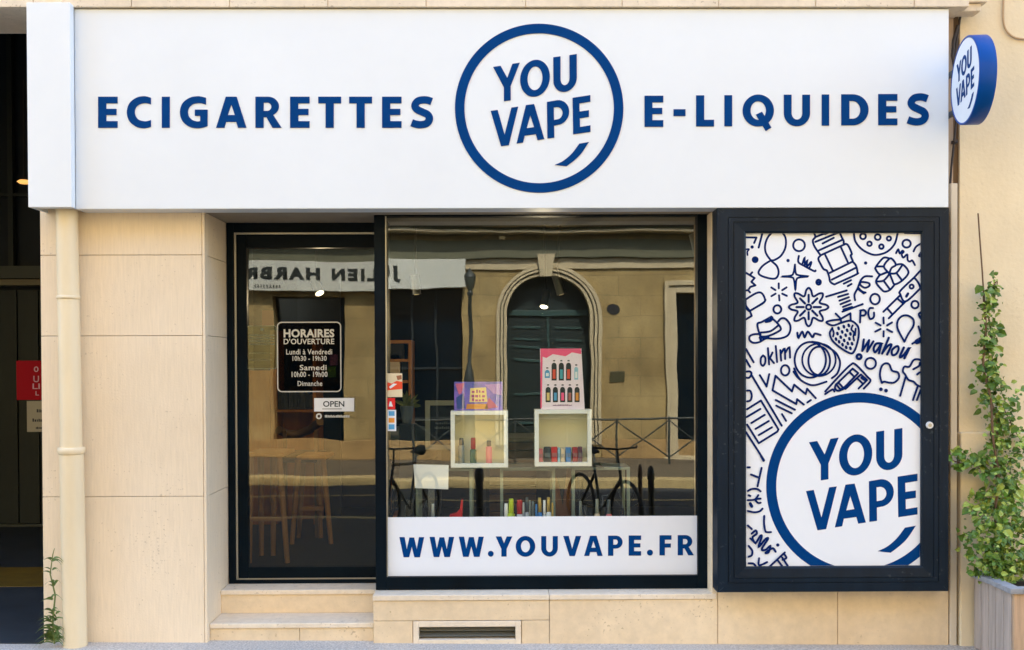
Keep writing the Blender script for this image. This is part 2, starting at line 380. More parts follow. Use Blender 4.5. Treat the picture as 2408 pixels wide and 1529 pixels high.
# the round emblem, digitised about its ring (centre 781,775, outer radius 735)
def sh_ell(cx, cy, rx, ry, k, n=48): return [(cx+rx*math.cos(2*math.pi*i/n), cy-ry*math.sin(2*math.pi*i/n)-k*rx*math.cos(2*math.pi*i/n)) for i in range(n)]
def half(cx, cy, rx, ry, k, a0, a1, n=16): return [(cx+rx*math.cos(R_(a0+(a1-a0)*i/n)), cy+ry*math.sin(R_(a0+(a1-a0)*i/n))-k*rx*math.cos(R_(a0+(a1-a0)*i/n))) for i in range(n+1)]
LOGO = [
 ([(380,415),(445,405),(503,510),(548,388),(613,378),(533,580),(533,705),(473,713),(473,592)], []),
 (sh_ell(745,514,130,160,.12), [sh_ell(745,514,65,103,.12)]),
 ([(905,332),(968,323)]+half(1007,518,39,56,.14,180,0)+[(1046,313),(1110,303)]+half(1007.5,520,102.5,112,.14,0,180), []),
 ([(357,797),(418,788),(478,1003),(538,768),(598,760),(515,1095),(447,1104)], []),
 ([(582,1082),(665,747),(737,738),(825,1043),(765,1052),(750,1000),(653,1013),(640,1073)], [[(703,835),(735,938),(672,948)]]),
 ([(848,720)]+half(940,812,103,108,.08,-90,90)+[(911,926),(912,1030),(852,1038)], [[(908,768)]+half(935,818,50,54,.06,-90,90,12)+[(910,876)]]),
 ([(1072,684),(1228,660),(1228,718),(1132,733),(1134,803),(1215,792),(1215,850),(1135,862),(1137,938),(1228,923),(1228,980),(1077,1002)], []),
 (crom([(1215,1068),(1150,1165),(1090,1225),(1018,1280)], 5)+crom([(915,1268),(990,1232),(1065,1168),(1130,1083)], 5), []),
]
def logo_xy(p): return ((p[0]-781)/735, (775-p[1])/735)
def logo_mb(mb, place, y0, y1):
    """place((u,v), y) -> world, u,v in -1..1"""
    for o, hs in LOGO: mb.poly([logo_xy(p) for p in o], y0, y1, [[logo_xy(p) for p in h] for h in hs], fn=place)
    return mb
def ring_pts(r, n=120): return [(r*math.cos(2*math.pi*i/n), r*math.sin(2*math.pi*i/n)) for i in range(n)]

# ================================================================== GROUND
def sheet(name, x0, y0, x1, y1, z, m, slope=0.0, kind='structure'):
    mb = MB(); n = 8
    vs = [[mb.bm.verts.new((x0+(x1-x0)*i/n, y0+(y1-y0)*j/n, z-slope*(x0+(x1-x0)*i/n))) for j in range(n+1)] for i in range(n+1)]
    for i in range(n):
        for j in range(n): mb.bm.faces.new((vs[i][j], vs[i+1][j], vs[i+1][j+1], vs[i][j+1]))
    return tag(mb.build(name, m), kind=kind)
SL = .009
sheet('ground', -80, -80, 80, 80, -.19, ROAD)
sheet('road', -40, -10.0, 40, -4.7, -.13, ROAD)
mb = MB()                                              # shop side pavement, falling slightly to the right
for a in range(24):
    xa, xb = -12+a, -11+a
    vs = [mb.bm.verts.new(p) for p in ((xa, -.75, -SL*xa-.003), (xb, -.75, -SL*xb-.003), (xb, .6, -SL*xb), (xa, .6, -SL*xa))]
    mb.bm.faces.new(vs)
tag(mb.build('pavement', PAVE), kind='structure')
mb = MB()
for a in range(24):
    xa, xb = -12+a, -11+a
    vs = [mb.bm.verts.new(p) for p in ((xa, -4.7, -SL*xa-.02), (xb, -4.7, -SL*xb-.02), (xb, -.75, -SL*xb-.0031), (xa, -.75, -SL*xa-.0031))]
    mb.bm.faces.new(vs)
tag(mb.build('darkened_asphalt_pavement', mat('darkened_pavement_asphalt', (.085, .085, .08, 1), .9, .35, (30, 30, 30), .5, 100)), kind='structure')  # asphalt put in dark, so the shaded pavement mirrors dark in the door
tag(MB().box(-12, -4.85, -.16, 12, -4.7, -.0, .01).build('kerb', KERB), kind='structure')
tag(MB().box(-30, -14.9, -.16, 30, -10.45, .0).build('far_pavement', PAVE2), kind='structure')
tag(MB().box(-30, -10.45, -.16, 30, -10.0, .004, .01).build('far_kerb', KERB), kind='structure')
tag(MB().box(-30, -8.35, -.126, 30, -8.25, -.122).build('road_marking', KERB), kind='structure')

# ================================================================== SHOP BUILDING
XL = XX(98, 0, 1000)            # left corner of the building
XP = -1.743                     # door reveal
XW0, XW1 = XX(881, .13), XX(1670, .13)   # window opening
XR = XX(2250, 0)                # right corner
ZS = ZZ(490, -.15)              # underside of fascia
ZB = ZZ(17, -.17)               # bottom of stone band over the sign
b = thing('shop_building', (0, .3, 0), 'pale limestone shop building carrying the wide white fascia sign, with door steps and window plinth', 'building')
zj = [-.05]+[ZZ(y, 0, 300) for y in (1168, 790, 600)]+[ZS+.3]
mb = MB(); xq = XP-.016
slabs(mb, [XL, xq], zj, 0, .05)
mb.box(xq+.001, -.001, -.05, XP, .05, ZS+.004, .002)
slabs(mb, [XL], [0], 0, 0)
for c, d in zip(zj, zj[1:]): mb.box(XP-.05, .0515, c+.0015, XP, .52, min(d-.0015, ZS+.004), .001)
mb.build('pier', STONE, b)
mb = MB().box(XL+.01, .02, -.1, XP-.055, .6, ZS+.3)      # core and inner partition walls
mb.box(XL+.01, .6, -.1, XL+.26, 5.2, 3.6); mb.build('wall', JOINT, b)
# soffit of the recess and lintel
MB().box(XP-.02, .002, ZS+.006, XX(1684, 0), .60, ZB, .0).build('soffit', SOFF, b)
# plinth under the window
ZP = ZZ(1398, 0)
mb = MB(); zt = ZP-.034; xj = XX(1290, 0)
zz1 = ZZ(1459, 0)
VX0, VX1, VZ0, VZ1 = XX(968, 0), XX(1224, 0), ZZ(1515, 0), ZZ(1459, 0)
slabs(mb, [XW0, xj], [VZ1, zt], 0, .2); slabs(mb, [XW0, VX0], [-.06, VZ1], 0, .2); slabs(mb, [VX1, xj], [-.06, VZ1], 0, .2)
slabs(mb, [xj, XX(1684, 0)], [-.06, zt], 0, .2)
mb.build('plinth', STONE2, b)
mb = MB(); slabs(mb, [XW0-.003, xj, XX(1684, 0)], [ZP-.034, ZP], -.008, .22, .001, .004); mb.build('window_sill', STONE3, b)
MB().box(XW0+.01, .14, -.1, XX(1684, 0), .19, ZP-.04).build('plinth_core', JOINT, b)
# steps
Z1, Z2 = ZZ(1463, .04), ZZ(1384.5, .28)
mb = MB(); slabs(mb, [XP, XX(1150/1.0, .04)*0+XX(700, .04), XW0-.004], [-.05, Z1-.03], .05, .30); mb.build('step_riser', STONE2, b)
mb = MB().box(XP+.001, .04, Z1-.03, XW0-.004, .30, Z1, .005); mb.build('step_tread', STONE3, b)
mb = MB().box(XP+.001, .29, Z1+.001, XW0-.004, .52, Z2-.03, .002); mb.build('step_riser', STONE2, b)
mb = MB().box(XP+.001, .28, Z2-.03, XW0-.004, .56, Z2, .005); mb.build('step_tread', STONE3, b)
# wall behind the display case
xc = XX(1673, 0); mb = MB(); slabs(mb, [xc, xc+.035], [-.06, ZS], -.002, .3); slabs(mb, [xc+.035, XX(1970, 0), XX(2232, 0)], [-.06, ZZ(1300, 0), ZS], 0, .3); mb.build('side_wall', STONE2, b)
MB().box(xc+.01, .02, -.1, XX(2232, 0)+.03, .6, ZB).build('wall', JOINT, b)
# band over the sign + upper storeys
xs = [XX(x, -.17, 20) for x in (-152, 78, 309, 540, 771, 1002, 1236, 1463, 1690, 1918, 2150, 2280)]
xs = [xs[0]-1.2, xs[0]-.6]+xs
mb = MB(); slabs(mb, xs, [ZB, ZB+.42], -.17, .3, .0022, .003); mb.build('band', STONE3, b)
mb = MB().box(xs[0], -.16, ZB+.004, xs[-1]-.004, .3, ZB+.41); mb.box(xs[0]-2, 0, ZB+.42, xs[-1], .4, 12); mb.box(XL, .4, 3.6, xs[-1], 6, 12); mb.build('upper_wall', STONE, b)
mb = MB(); mb.box(xs[-1]-.02, -.10, ZB-.0, xs[-1]+.10, .0, ZB+.045, .006); mb.box(xs[-1]-.02, -.12, ZB+.046, xs[-1]+.13, .0, ZB+.075, .006); mb.build('cornice_end', STONE3, b)

# vent grille in the plinth
v = thing('ventilation_grille', (XX(1096, 0), 0, VZ0), 'rectangular vent with dark louvres set low in the plinth under the shop window', 'vent')
frame_mb(MB(), VX0+.002, VZ0, VX1-.002, VZ1-.002, .033, .034, .033, .03, -.006, .2, .003).build('frame', STONE3, v)
vx0, vx1 = XX(981, 0), XX(1209, 0); va, vb = VZ0+.03, VZ1-.036
box('backing', BLACK, v, vx0, .12, va, vx1, .13, vb)
for k in range(2):
    zc = va+(vb-va)*(.27+.45*k)
    MB().box(vx0-.004, -.012, -.0025, vx1+.004, .03, .0025, .001, Matrix.Translation((0, .03, zc)) @ Matrix.Rotation(R_(40), 4, 'X')).build('slat', mat('slat_aluminium', (.20, .20, .17, 1), .4, metal=.6), v)

# ================================================================== WINDOW
wn = thing('shop_window', (0, .15, ZP), 'large shop window in a dark navy frame between the glass door and the display case', 'window')
x0, x1 = XW0, XX(1669, .13); z0, z1 = ZP+.001, ZS+.004
frame_mb(MB(), x0, z0, x1, z1, XX(907, .13)-x0, .006, x1-XX(1641, .13), ZZ(1356, .13)-z0, .13, .21, .003).build('frame', NAVY, wn)
gx0, gx1, gz0, gz1 = XX(907, .13), XX(1641, .13), ZZ(1356, .13), z1-.006
MB().box(x0, .211, z0, x0+.05, .52, z1, .002).build('side_post', NAVY, wn)
MB().box(gx0, .135, gz0, gx0+.006, .17, gz1).build('glazing_bead', STEEL, wn)
cz = (gz0+gz1)/2
pane = MB().box(gx0-.004, -.003, gz0-cz-.003, gx1+.004, .003, gz1-cz+.003, 0, Matrix.Translation((0, .178, cz)) @ Matrix.Rotation(-GT, 4, 'X')).build('pane', PANE, wn)
# banner on the glass
bn = thing('url_banner', (XX(1280, .15), .155, gz0), 'white strip with a blue web address across the foot of the shop window', 'banner')
P = lambda Y: (lambda x, y: (U(x, y, Y).x, U(x, y, Y).z))
pb = P(.158)
c4 = [pb(912, 1357), pb(1646, 1353), pb(1644, 1213), pb(911, 1217)]
c4 = [(max(gx0+.001, min(gx1-.001, a)), max(gz0+.001, c)) for a, c in c4]
MB().poly(c4, .158, .164).build('panel', WHITE2, bn)
def zc4(s, ox, oy): return lambda x, y: ((ox+x/s)/1.70100, (oy+y/s)/1.70100)
q = zc4(1.852, 1540, 2080); pw = lambda x, y: pb(*q(x, y))
lt = []
for ch, a, c in (('W',107,290),('W',330,512),('W',547,732),('.',762,805),('Y',820,943),('O',968,1113),('U',1157,1280),('V',1320,1453),('A',1475,1612),('P',1652,1760),('E',1805,1897),('.',1940,1985),('F',2033,2122),('R',2168,2288)):
    m_ = (a+c)/2; yb = 277-(m_-107)*.0073; lt.append((ch, a, c, yb, yb-149))
word_mb(MB(), lt, pw, .156, .0015, .27, .22).build('lettering', BLUE, bn)

# ================================================================== DOOR
dr = thing('shop_door', (XX(715, .47), .47, Z2), 'glazed shop door in a dark navy frame at the top of two stone steps', 'door')
YD = .46
dx0, dx1 = XP+.004, XW0+.03
dz0, dz1 = Z2+.001, ZS+.005
lx0, lz1, lz0 = XX(557, YD), ZZ(551, YD), ZZ(1357, YD)
frame_mb(MB(), dx0, dz0, dx1, dz1, XX(551, YD)-dx0, dz1-ZZ(545, YD), .03, ZZ(1361, YD)-dz0, YD, YD+.07, .002).build('frame', NAVY, dr)
frame_mb(MB(), XX(551, YD), ZZ(1361, YD), dx1-.03, ZZ(545, YD), .012, .012, .002, .008, YD+.012, YD+.05, .001).build('edge_strip', STEEL, dr)
ax0, az0, ax1, az1 = XX(551, YD)+.013, ZZ(1361, YD)+.009, dx1-.032, ZZ(545, YD)-.013
wx0 = XX(580, YD)-ax0; wt = az1-ZZ(581, YD); wb = ZZ(1332, YD)-az0
lf = frame_mb(MB(), ax0, az0, ax1, az1, wx0, wt, .035, wb, YD+.014, YD+.06, .003).build('leaf', NAVY, dr)
cz = (az0+az1)/2
MB().box(ax0+wx0-.004, -.003, az0+wb-cz-.003, ax1-.03, .003, az1-wt-cz+.003, 0, Matrix.Translation((0, YD+.036, cz)) @ Matrix.Rotation(-GT, 4, 'X') @ Matrix.Rotation(R_(0.0), 4, 'Y')).build('pane', DOORPANE, dr)
YG = YD+.026
# hours decal
pd = P(YG)
h = thing('opening_hours_sign', (XX(727, YG), YG, ZZ(921, YG)), 'opening hours decal with a rounded white outline on the door glass', 'sign')
def rrect(x0, z0, x1, z1, r, n=6):
    o = []
    for cx, cz_, a in ((x1-r, z1-r, 0), (x0+r, z1-r, 90), (x0+r, z0+r, 180), (x1-r, z0+r, 270)): o += arc(cx, cz_, r, r, a, a+90, n)
    return o
hx0, hz1 = pd(651, 757); hx1, hz0 = pd(803, 922)
DECW = mat('white_decal', (.60, .60, .56, 1), .5)
SMOKE = glass_mat('dark_film', (.55, .48, .42), .02)
MB().poly(rrect(hx0, hz0, hx1, hz1, .03), YG, YG+.001, [rrect(hx0+.0065, hz0+.0065, hx1-.0065, hz1-.0065, .024)]).build('outline', DECW, h)
MB().poly(rrect(hx0+.010, hz0+.010, hx1-.010, hz1-.010, .021), YG+.001, YG+.0016).build('film', SMOKE, h)
mb = MB()
for t, xa, ya, xb, yb, bo in (("HORAIRES", 667, 794, 786, 774, .035), ("D'OUVERTURE", 667, 810, 786, 796, .02), ("Lundi à Vendredi", 673, 834, 781, 821, .012), ("10h30 - 19h30", 688, 849, 768, 837, .012),
                              ("Samedi", 705, 871, 768, 858, .012), ("10h00 - 19h00", 686, 887, 770, 874, .012), ("Dimanche", 700, 908, 758, 896, .012)):
    A = pd(xa, ya); B = pd(xb, yb); text_rect(mb, t, A[0], A[1], B[0], B[1], YG-.0006, bo, spacing=1.05)
mb.build('lettering', DECW, h)
# open sign
o_ = thing('open_sign', (XX(786, YG), YG, ZZ(968, YG)), 'small white OPEN plate stuck on the door glass below the opening hours', 'sign')
A, B = pd(739, 968), pd(833, 936); MB().box(A[0], YG-.004, A[1], B[0], YG, B[1], .001).build('plate', WHITE2, o_)
mb = MB(); A, B = pd(760, 957), pd(810, 943); text_rect(mb, "OPEN", A[0], A[1], B[0], B[1], YG-.0046, .02)
A, B = pd(758, 962.5), pd(804, 961); mb.box(A[0], YG-.0046, A[1], B[0], YG-.004, B[1]); mb.build('lettering', mat('teal_black_ink', (.01, .03, .045, 1), .5), o_)
# small round check decal + tiny line of text
def marks(mb, x0, x1, y0, y1, Y, PP, n, mirror=False):
    """an illegible line of small print"""
    x = x0
    while x < x1:
        wv = random.uniform(.5, 1.1)*(x1-x0)/n
        A, B = PP(x, y1), PP(min(x1, x+wv*.72), y0+(y1-y0)*random.uniform(0, .35)); mb.box(min(A[0], B[0]), Y-.0006, A[1], max(A[0], B[0]), Y-.0001, B[1]); x += wv
c_ = thing('handle_decal', (XX(780, YG), YG, ZZ(985, YG)), 'tiny round white check mark decal with a line of small print under the OPEN plate', 'sticker')
mb = MB(); A = pd(750, 979); mb.poly([(A[0]+.019*x, A[1]+.019*z) for x, z in ring_pts(1, 24)], YG-.001, YG, [[(A[0]+.009*x, A[1]+.009*z) for x, z in ring_pts(1, 16)]]); marks(mb, 764, 822, 976, 982, YG, pd, 14)
mb.build('print', DECW, c_)
# pale notice at the left of the glass
n_ = thing('translucent_notice', (XX(617, YG), YG, ZZ(868, YG)), 'translucent notice with fine print on the left of the door glass beside the opening hours', 'notice')
A, B = pd(581, 868), pd(650, 766); FILM = glass_mat('pale_film', (.62, .66, .55), .05)
MB().poly(rrect(A[0], A[1], B[0], B[1], .012), YG+.0002, YG+.0008).build('sheet', FILM, n_)
mb = MB(); mb.poly(rrect(A[0], A[1], B[0], B[1], .012), YG-.0005, YG, [rrect(A[0]+.003, A[1]+.003, B[0]-.003, B[1]-.003, .010)])
P1 = mat('pale_green_print', (.22, .25, .17, 1), .6)
for k, yy in enumerate((787, 794, 801, 808, 830, 846)): marks(mb, 586, 646 if k < 4 else 640, yy, yy+(2.5 if k < 4 else 1), YG, pd, 16)
A = pd(616, 775); mb.poly([(A[0]+.010*x, A[1]+.010*z) for x, z in ring_pts(1, 16)], YG-.001, YG); mb.build('print', P1, n_)

# stickers on the window glass
YS = .172
def sticker(name, label, x0, y0, x1, y1, cols):
    t = thing(name, (XX((x0+x1)/2, YS), YS, ZZ(y1, YS)), label, 'sticker')
    ps = P(YS)
    A, B = ps(x0, y1), ps(x1, y0); MB().box(A[0], YS-.002, A[1], B[0], YS, B[1], .0005).build('base', cols[0][1], t)
    mb = None
    for k, (pts, m_) in enumerate(cols[1:]):
        MB().poly([ps(*p) for p in pts], YS-.0026-.0003*k, YS-.0021).build('print', m_, t)
    return t
ORED = mat('orange_red_print', (.75, .06, .015, 1), .5); SKYB = mat('sky_blue_print', (.08, .35, .65, 1), .5); ORNG = mat('orange_print', (.75, .28, .03, 1), .5)
sticker('label_sticker', 'cream sticker with a red and orange picture at the left edge of the window', 911, 878, 946, 934,
        [(0, mat('cream_sticker', (.72, .62, .42, 1), .5)), ([(911, 899), (921, 902), (933, 896), (946, 898), (946, 915), (911, 918)], ORED), ([(915, 910), (925, 902), (934, 903), (926, 909), (918, 914)], WHITE2), ([(932, 884), (944, 882), (945, 892), (935, 894)], mat('brown_print', (.3, .12, .06, 1), .5))])
sticker('red_sticker', 'small red sticker with a white triangle below the cream window sticker', 910.5, 936, 929, 963,
        [(0, mat('red_sticker', (.72, .008, .012, 1), .5)), ([(914, 956), (917, 944), (920, 944), (924, 956)], WHITE2)])
sticker('payment_sticker', 'narrow white sticker with blue and orange blocks below the red window sticker', 911, 964, 931.5, 1014,
        [(0, WHITE2), ([(914, 967), (928, 967), (928, 978), (914, 978)], SKYB), ([(914, 983), (928, 983), (928, 994), (914, 994)], ORNG), ([(914, 998), (928, 998), (928, 1010), (914, 1010)], SKYB)])

# ================================================================== FASCIA SIGN
sg = thing('fascia_sign', (0, -.1, ZS), 'wide white fascia sign with blue lettering and a ringed emblem over the shop front', 'sign')
YF = -.15
sx0, sx1, sz1 = XX(176, YF, 250), XX(2231, YF, 250), ZZ(21, YF)
MB().box(sx0, YF, ZS, sx1, -.0, sz1, .004).build('panel', WHITE, sg)
MB().box(sx0-.0, -.0, ZS+.005, sx1, .001, sz1).build('backing', SOFF, sg)
bx0, bx1 = XX(64, -.225, 250), XX(166, -.225, 250)
MB().box(bx0, -.225, ZS, bx1, -.17, sz1+.012, .003).build('return_panel', WHITE, sg)
mb = MB().box(bx0+.001, -.1695, ZS+.001, bx0+.012, .0, sz1+.01); mb.box(bx1-.012, -.1695, ZS+.001, sx0-.004, .0, sz1+.01, .001)
mb.box(bx0+.012, -.1695, ZS+.2, bx1-.013, -.1, ZS+.21); mb.build('return_side', WHITE, sg)
pf = P(YF-.002); q1 = zc4(1.672, 340, 300); f1 = lambda x, y: pf(*q1(x, y))
lt = [('E',88,218),('C',280,441),('I',514,567),('G',635,820),('A',877,1080),('R',1140,1315),('E',1372,1502),('T',1560,1713),('T',1767,1920),('E',1987,2117),('S',2180,2330)]
word_mb(MB(), [(c, a, d, 354, 146) for c, a, d in lt], f1, YF-.004, .0035).build('lettering', BLUE, sg)
q2 = zc4(1.881, 2500, 300); f2 = lambda x, y: pf(*q2(x, y))
lt = []
for c, a, d in (('E',147,288),('-',365,455),('L',535,670),('I',748,806),('Q',885,1120),('U',1195,1392),('I',1480,1536),('D',1627,1832),('E',1905,2049),('S',2124,2288)):
    yb = 391-((a+d)/2-200)*.0072; lt.append((c, a, d, yb, yb-234))
word_mb(MB(), lt, f2, YF-.004, .0035).build('lettering', BLUE, sg)
cc = pf(1268, 255); cr = (pf(1466, 255)[0]-pf(1070, 255)[0])/2
pl = lambda p, y: Vector((cc[0]+p[0]*cr, y, cc[1]+p[1]*cr))
MB().poly(ring_pts(1), YF-.004, YF-.0005, [ring_pts(652/735)], fn=pl).build('emblem_ring', BLUE, sg)
logo_mb(MB(), pl, YF-.004, YF-.0005).build('emblem_lettering', BLUE, sg)

# ================================================================== BLADE SIGN
YB0 = -.15; r_ = .2385
TH = R_(-6.5)
bx = XX(2237, YB0, 190)
ax = Vector((math.sin(TH), -math.cos(TH), 0)); nrm = Vector((-math.cos(TH), -math.sin(TH), 0))   # ax: away from wall, nrm: the visible face's outward normal
bc = Vector((bx, YB0, 0))+ax*r_+Vector((0, 0, ZZ(193, -.37)))
bs = thing('projecting_round_sign', bc, 'round blue drum sign with a white face projecting beside the right end of the fascia', 'sign')
Mx = Matrix(((ax.x, 0, nrm.x), (ax.y, 0, nrm.y), (0, 1, 0)))
mb = MB(); mb.lathe([(r_-.012, .0005), (r_-.0115, .004), (r_-.003, .004), (r_, 0), (r_, -.082), (r_-.003, -.086), (.05, -.086)], bc, 72, Mx); mb.build('drum', BLUE2, bs)
def pl3(p, y): return bc+Mx @ Vector((p[0]*(r_-.013), p[1]*(r_-.013), y))
MB().poly(ring_pts(1, 72), .0025, .0008, fn=pl3).build('face', WHITE2, bs)
# emblem fills the face more than the ring version: enlarge and build
def pl4(p, y): return pl3((p[0]*1.10, p[1]*1.10), y)
logo_mb(MB(), pl4, .0042, .003).build('lettering', BLUE, bs)
mb = MB(); by = bc-ax*(r_)
mb.box(by.x+.01, by.y-.0, bc.z-.13, by.x+.03, .05, bc.z-.10, .002); mb.box(by.x+.01, by.y, bc.z+.10, by.x+.03, .05, bc.z+.13, .002); mb.box(by.x-.004, .0, bc.z-.2, by.x+.045, .03, bc.z+.2, .002)
mb.build('bracket', GREY, bs)

# ================================================================== DISPLAY CASE
YC = -.142
k = thing('display_case', (XX(1960, YC), YC, ZZ(1392, YC)), 'dark navy framed showcase with a doodle poster to the right of the shop window', 'display case')
kx0, kx1, kz1, kz0 = XX(1687, YC, 950), XX(2231.5, YC, 950), ZS-.001, ZZ(1392, YC, 1950)
ix0, ix1, iz1, iz0 = XX(1755.5, YC, 950), XX(2169, YC, 950), ZZ(547, YC, 1950), ZZ(1333, YC, 1950)
def ring_frame(mb, o, i, yo, yi):
    """mitred frame strip from outer rect o at depth yo to inner rect i at depth yi"""
    a = [Vector((o[0], yo, o[1])), Vector((o[2], yo, o[1])), Vector((o[2], yo, o[3])), Vector((o[0], yo, o[3]))]
    c = [Vector((i[0], yi, i[1])), Vector((i[2], yi, i[1])), Vector((i[2], yi, i[3])), Vector((i[0], yi, i[3]))]
    va, vc = [mb.bm.verts.new(p) for p in a], [mb.bm.verts.new(p) for p in c]
    for j in range(4): mb.bm.faces.new((va[j], va[(j+1) % 4], vc[(j+1) % 4], vc[j]))
mb = MB(); prof = [(0, 0), (0.0, .002), (.36, .0), (.365, .006), (.385, .006), (.39, -.0), (.55, .0), (.555, .005), (.575, .005), (.58, .001), (.93, .006), (1, .012), (1, .045)]
def rect_at(f): return (kx0+(ix0-kx0)*f, kz0+(iz0-kz0)*f, kx1+(ix1-kx1)*f, kz1+(iz1-kz1)*f)
ring_frame(mb, rect_at(0), rect_at(0), .14+YC, YC+.003)
pr = [(0, .003), (.012, 0)]+prof[2:]
for (fa, da), (fb, db) in zip(pr, pr[1:]): ring_frame(mb, rect_at(fa), rect_at(fb), YC+da, YC+db)
mb.build('frame', NAVY2, k)
# fine mitre lines
mb = MB()
for (sx, sz) in ((0, 0), (1, 0), (1, 1), (0, 1)):
    o, i_ = rect_at(.03), rect_at(.98)
    p, q_ = Vector((o[2*sx], YC-.0008, o[1+2*sz])), Vector((i_[2*sx], YC+.008, i_[1+2*sz])); MB().tube([p, q_], .0011, 4).build('mitre_joint', mat('mitre_grey', (.03, .045, .055, 1), .5), k)
YPo = YC+.030
MB().box(ix0-.02, YPo+.0015, iz0-.02, ix1+.02, YPo+.008, iz1+.02).build('back_board', BLACK, k)
po = MB().box(ix0-.01, YPo, iz0-.01, ix1+.01, YPo+.001, iz1+.01).build('poster', mat('poster_paper', (.84, .87, .91, 1), .45, .02, (2, 2, 2)), k)
pp = P(YPo)
def clip(mb):
    for co, no in (((ix0+.001, 0, 0), (-1, 0, 0)), ((ix1-.001, 0, 0), (1, 0, 0)), ((0, 0, iz0+.001), (0, 0, -1)), ((0, 0, iz1-.001), (0, 0, 1))):
        bmesh.ops.bisect_plane(mb.bm, geom=mb.bm.verts[:]+mb.bm.edges[:]+mb.bm.faces[:], plane_co=co, plane_no=no, clear_outer=True)
    return mb
cc2 = pp(2021, 1143); cr2 = pp(2021+219, 1143)[0]-cc2[0]
pl2 = lambda p, y: Vector((cc2[0]+p[0]*cr2, y, cc2[1]+p[1]*cr2))
clip(MB().poly(ring_pts(1), YPo-.0010, None, [ring_pts(.892)], fn=pl2)).build('emblem_ring', BLUE, po)
# emblem letters: fitted with the zoomed measurements (origin 2850,1550, scale 1.799)
def pl5(p, y):
    u, v_ = p[0]*735+781, 775-p[1]*735          # back to emblem px
    X = 692+(u-380)*(1368-692)/(1110-380); Yy = 292+(v_-303)*(1028-292)/(1104-303)
    X = 672+(u-357)*(1475-672)/(1228-357)
    a, c = pp((2850+X/1.799)/1.701, (1550+Yy/1.799)/1.701); return Vector((a, y, c))
clip(logo_mb(MB(), pl5, YPo-.0010, None)).build('emblem_lettering', BLUE, po)
def zsrc(s, ox, oy): return lambda x, y: pp((ox+x/s)/1.701, (oy+y/s)/1.701)
ZA, ZBb, ZC_, ZD_, ZE_, ZF_ = zsrc(4.6325, 2960, 900), zsrc(4.6325, 3300, 900), zsrc(4.6325, 2960, 1200), zsrc(3.8225, 3300, 1200), zsrc(4.6325, 2960, 1500), zsrc(3.253, 2960, 1830)
scl = (pp(1100, 900)[0]-pp(1000, 900)[0])/100/1.701      # metres per source px
LW = 8.4*scl
dood = MB(); dood.norecalc = 1; lay = [0]
fnp = lambda u, v_, l: Vector((u, YPo-.0004-l, v_))
def st(Z, pts, smooth=True, closed=False, wd=1.0):
    P_ = [Z(*p) for p in pts]
    if smooth and len(P_) > 2: P_ = crom(P_, 6, closed)
    elif closed: pass
    if not smooth and len(P_) > 2:      # corners: separate overlapping straight pieces
        seg = list(zip(P_, P_[1:]+([P_[0]] if closed else [])))
        for a, c in seg[:len(P_) if closed else len(P_)-1]:
            dood.ribbon([a, c], LW*wd, fnp, 1.5e-6*lay[0]); lay[0] += 14
        return
    dood.ribbon(P_, LW*wd, fnp, 1.5e-6*lay[0], 1.2e-6, closed=closed and smooth); lay[0] += 14
    
def ring(Z, cx, cy, r, r2=None, wd=1.0): st(Z, [(cx+r*math.cos(a*math.pi/6), cy+(r2 or r)*math.sin(a*math.pi/6)) for a in range(12)], True, True, wd)
def dot(Z, x, y, wd=1.6): st(Z, [(x-1, y), (x+1, y+1)], False, False, wd)
# -- upper left
st(ZA, [(100,230),(305,235),(262,335)], False); st(ZA, [(415,150),(345,420)], False); dot(ZA,225,410); st(ZA,[(105,455),(165,450),(135,500),(140,560)],True,False,.8)
st(ZA, [(570,655),(640,650),(760,570),(840,420),(845,250),(780,140),(690,95),(600,135),(510,240),(465,380),(480,520),(570,655),(680,760),(715,880),(680,975),(600,998),(450,965),(355,915),(352,850),(430,750),(560,665)])
ring(ZA, 280, 645, 40, 40, 1.2); dot(ZA,280,645,1.2); ring(ZA,1093,378,108); dot(ZA,890,660,1.6)
st(ZA, [(1090,575),(1082,690),(1190,760),(1370,855),(1400,845)]); st(ZA,[(1155,720),(1195,610),(1200,740),(1245,660),(1240,770),(1310,690),(1320,710),(1290,790)],True,False,.9)
st(ZA, [(1018,735),(1030,880),(1075,930),(1265,955),(1100,975),(1045,1020),(1025,1200),(1000,1020),(950,970),(775,958),(940,940),(990,890),(1018,735)],True,False,.95)
for a in (((717,1085),(718,1175)),((580,1160),(655,1208)),((782,1210),(862,1158)),((582,1320),(658,1275)),((782,1275),(868,1315)),((722,1305),(730,1400))): st(ZA, a, False)
st(ZA, [(105,885),(180,930),(225,880)],False); st(ZA,[(180,930),(270,985),(210,1055),(285,1120),(190,1150),(150,1210),(110,1215)],False,False,1); st(ZA,[(150,1210),(185,1250)],False)
st(ZA, [(100,1385),(300,1265),(400,1265),(460,1370),(440,1440),(300,1525),(170,1600)]); st(ZA,[(170,1600),(110,1530),(100,1400)])
ring(ZA, 1455, 1062, 38, 42, 1.15); dot(ZA,1455,1062,.9)
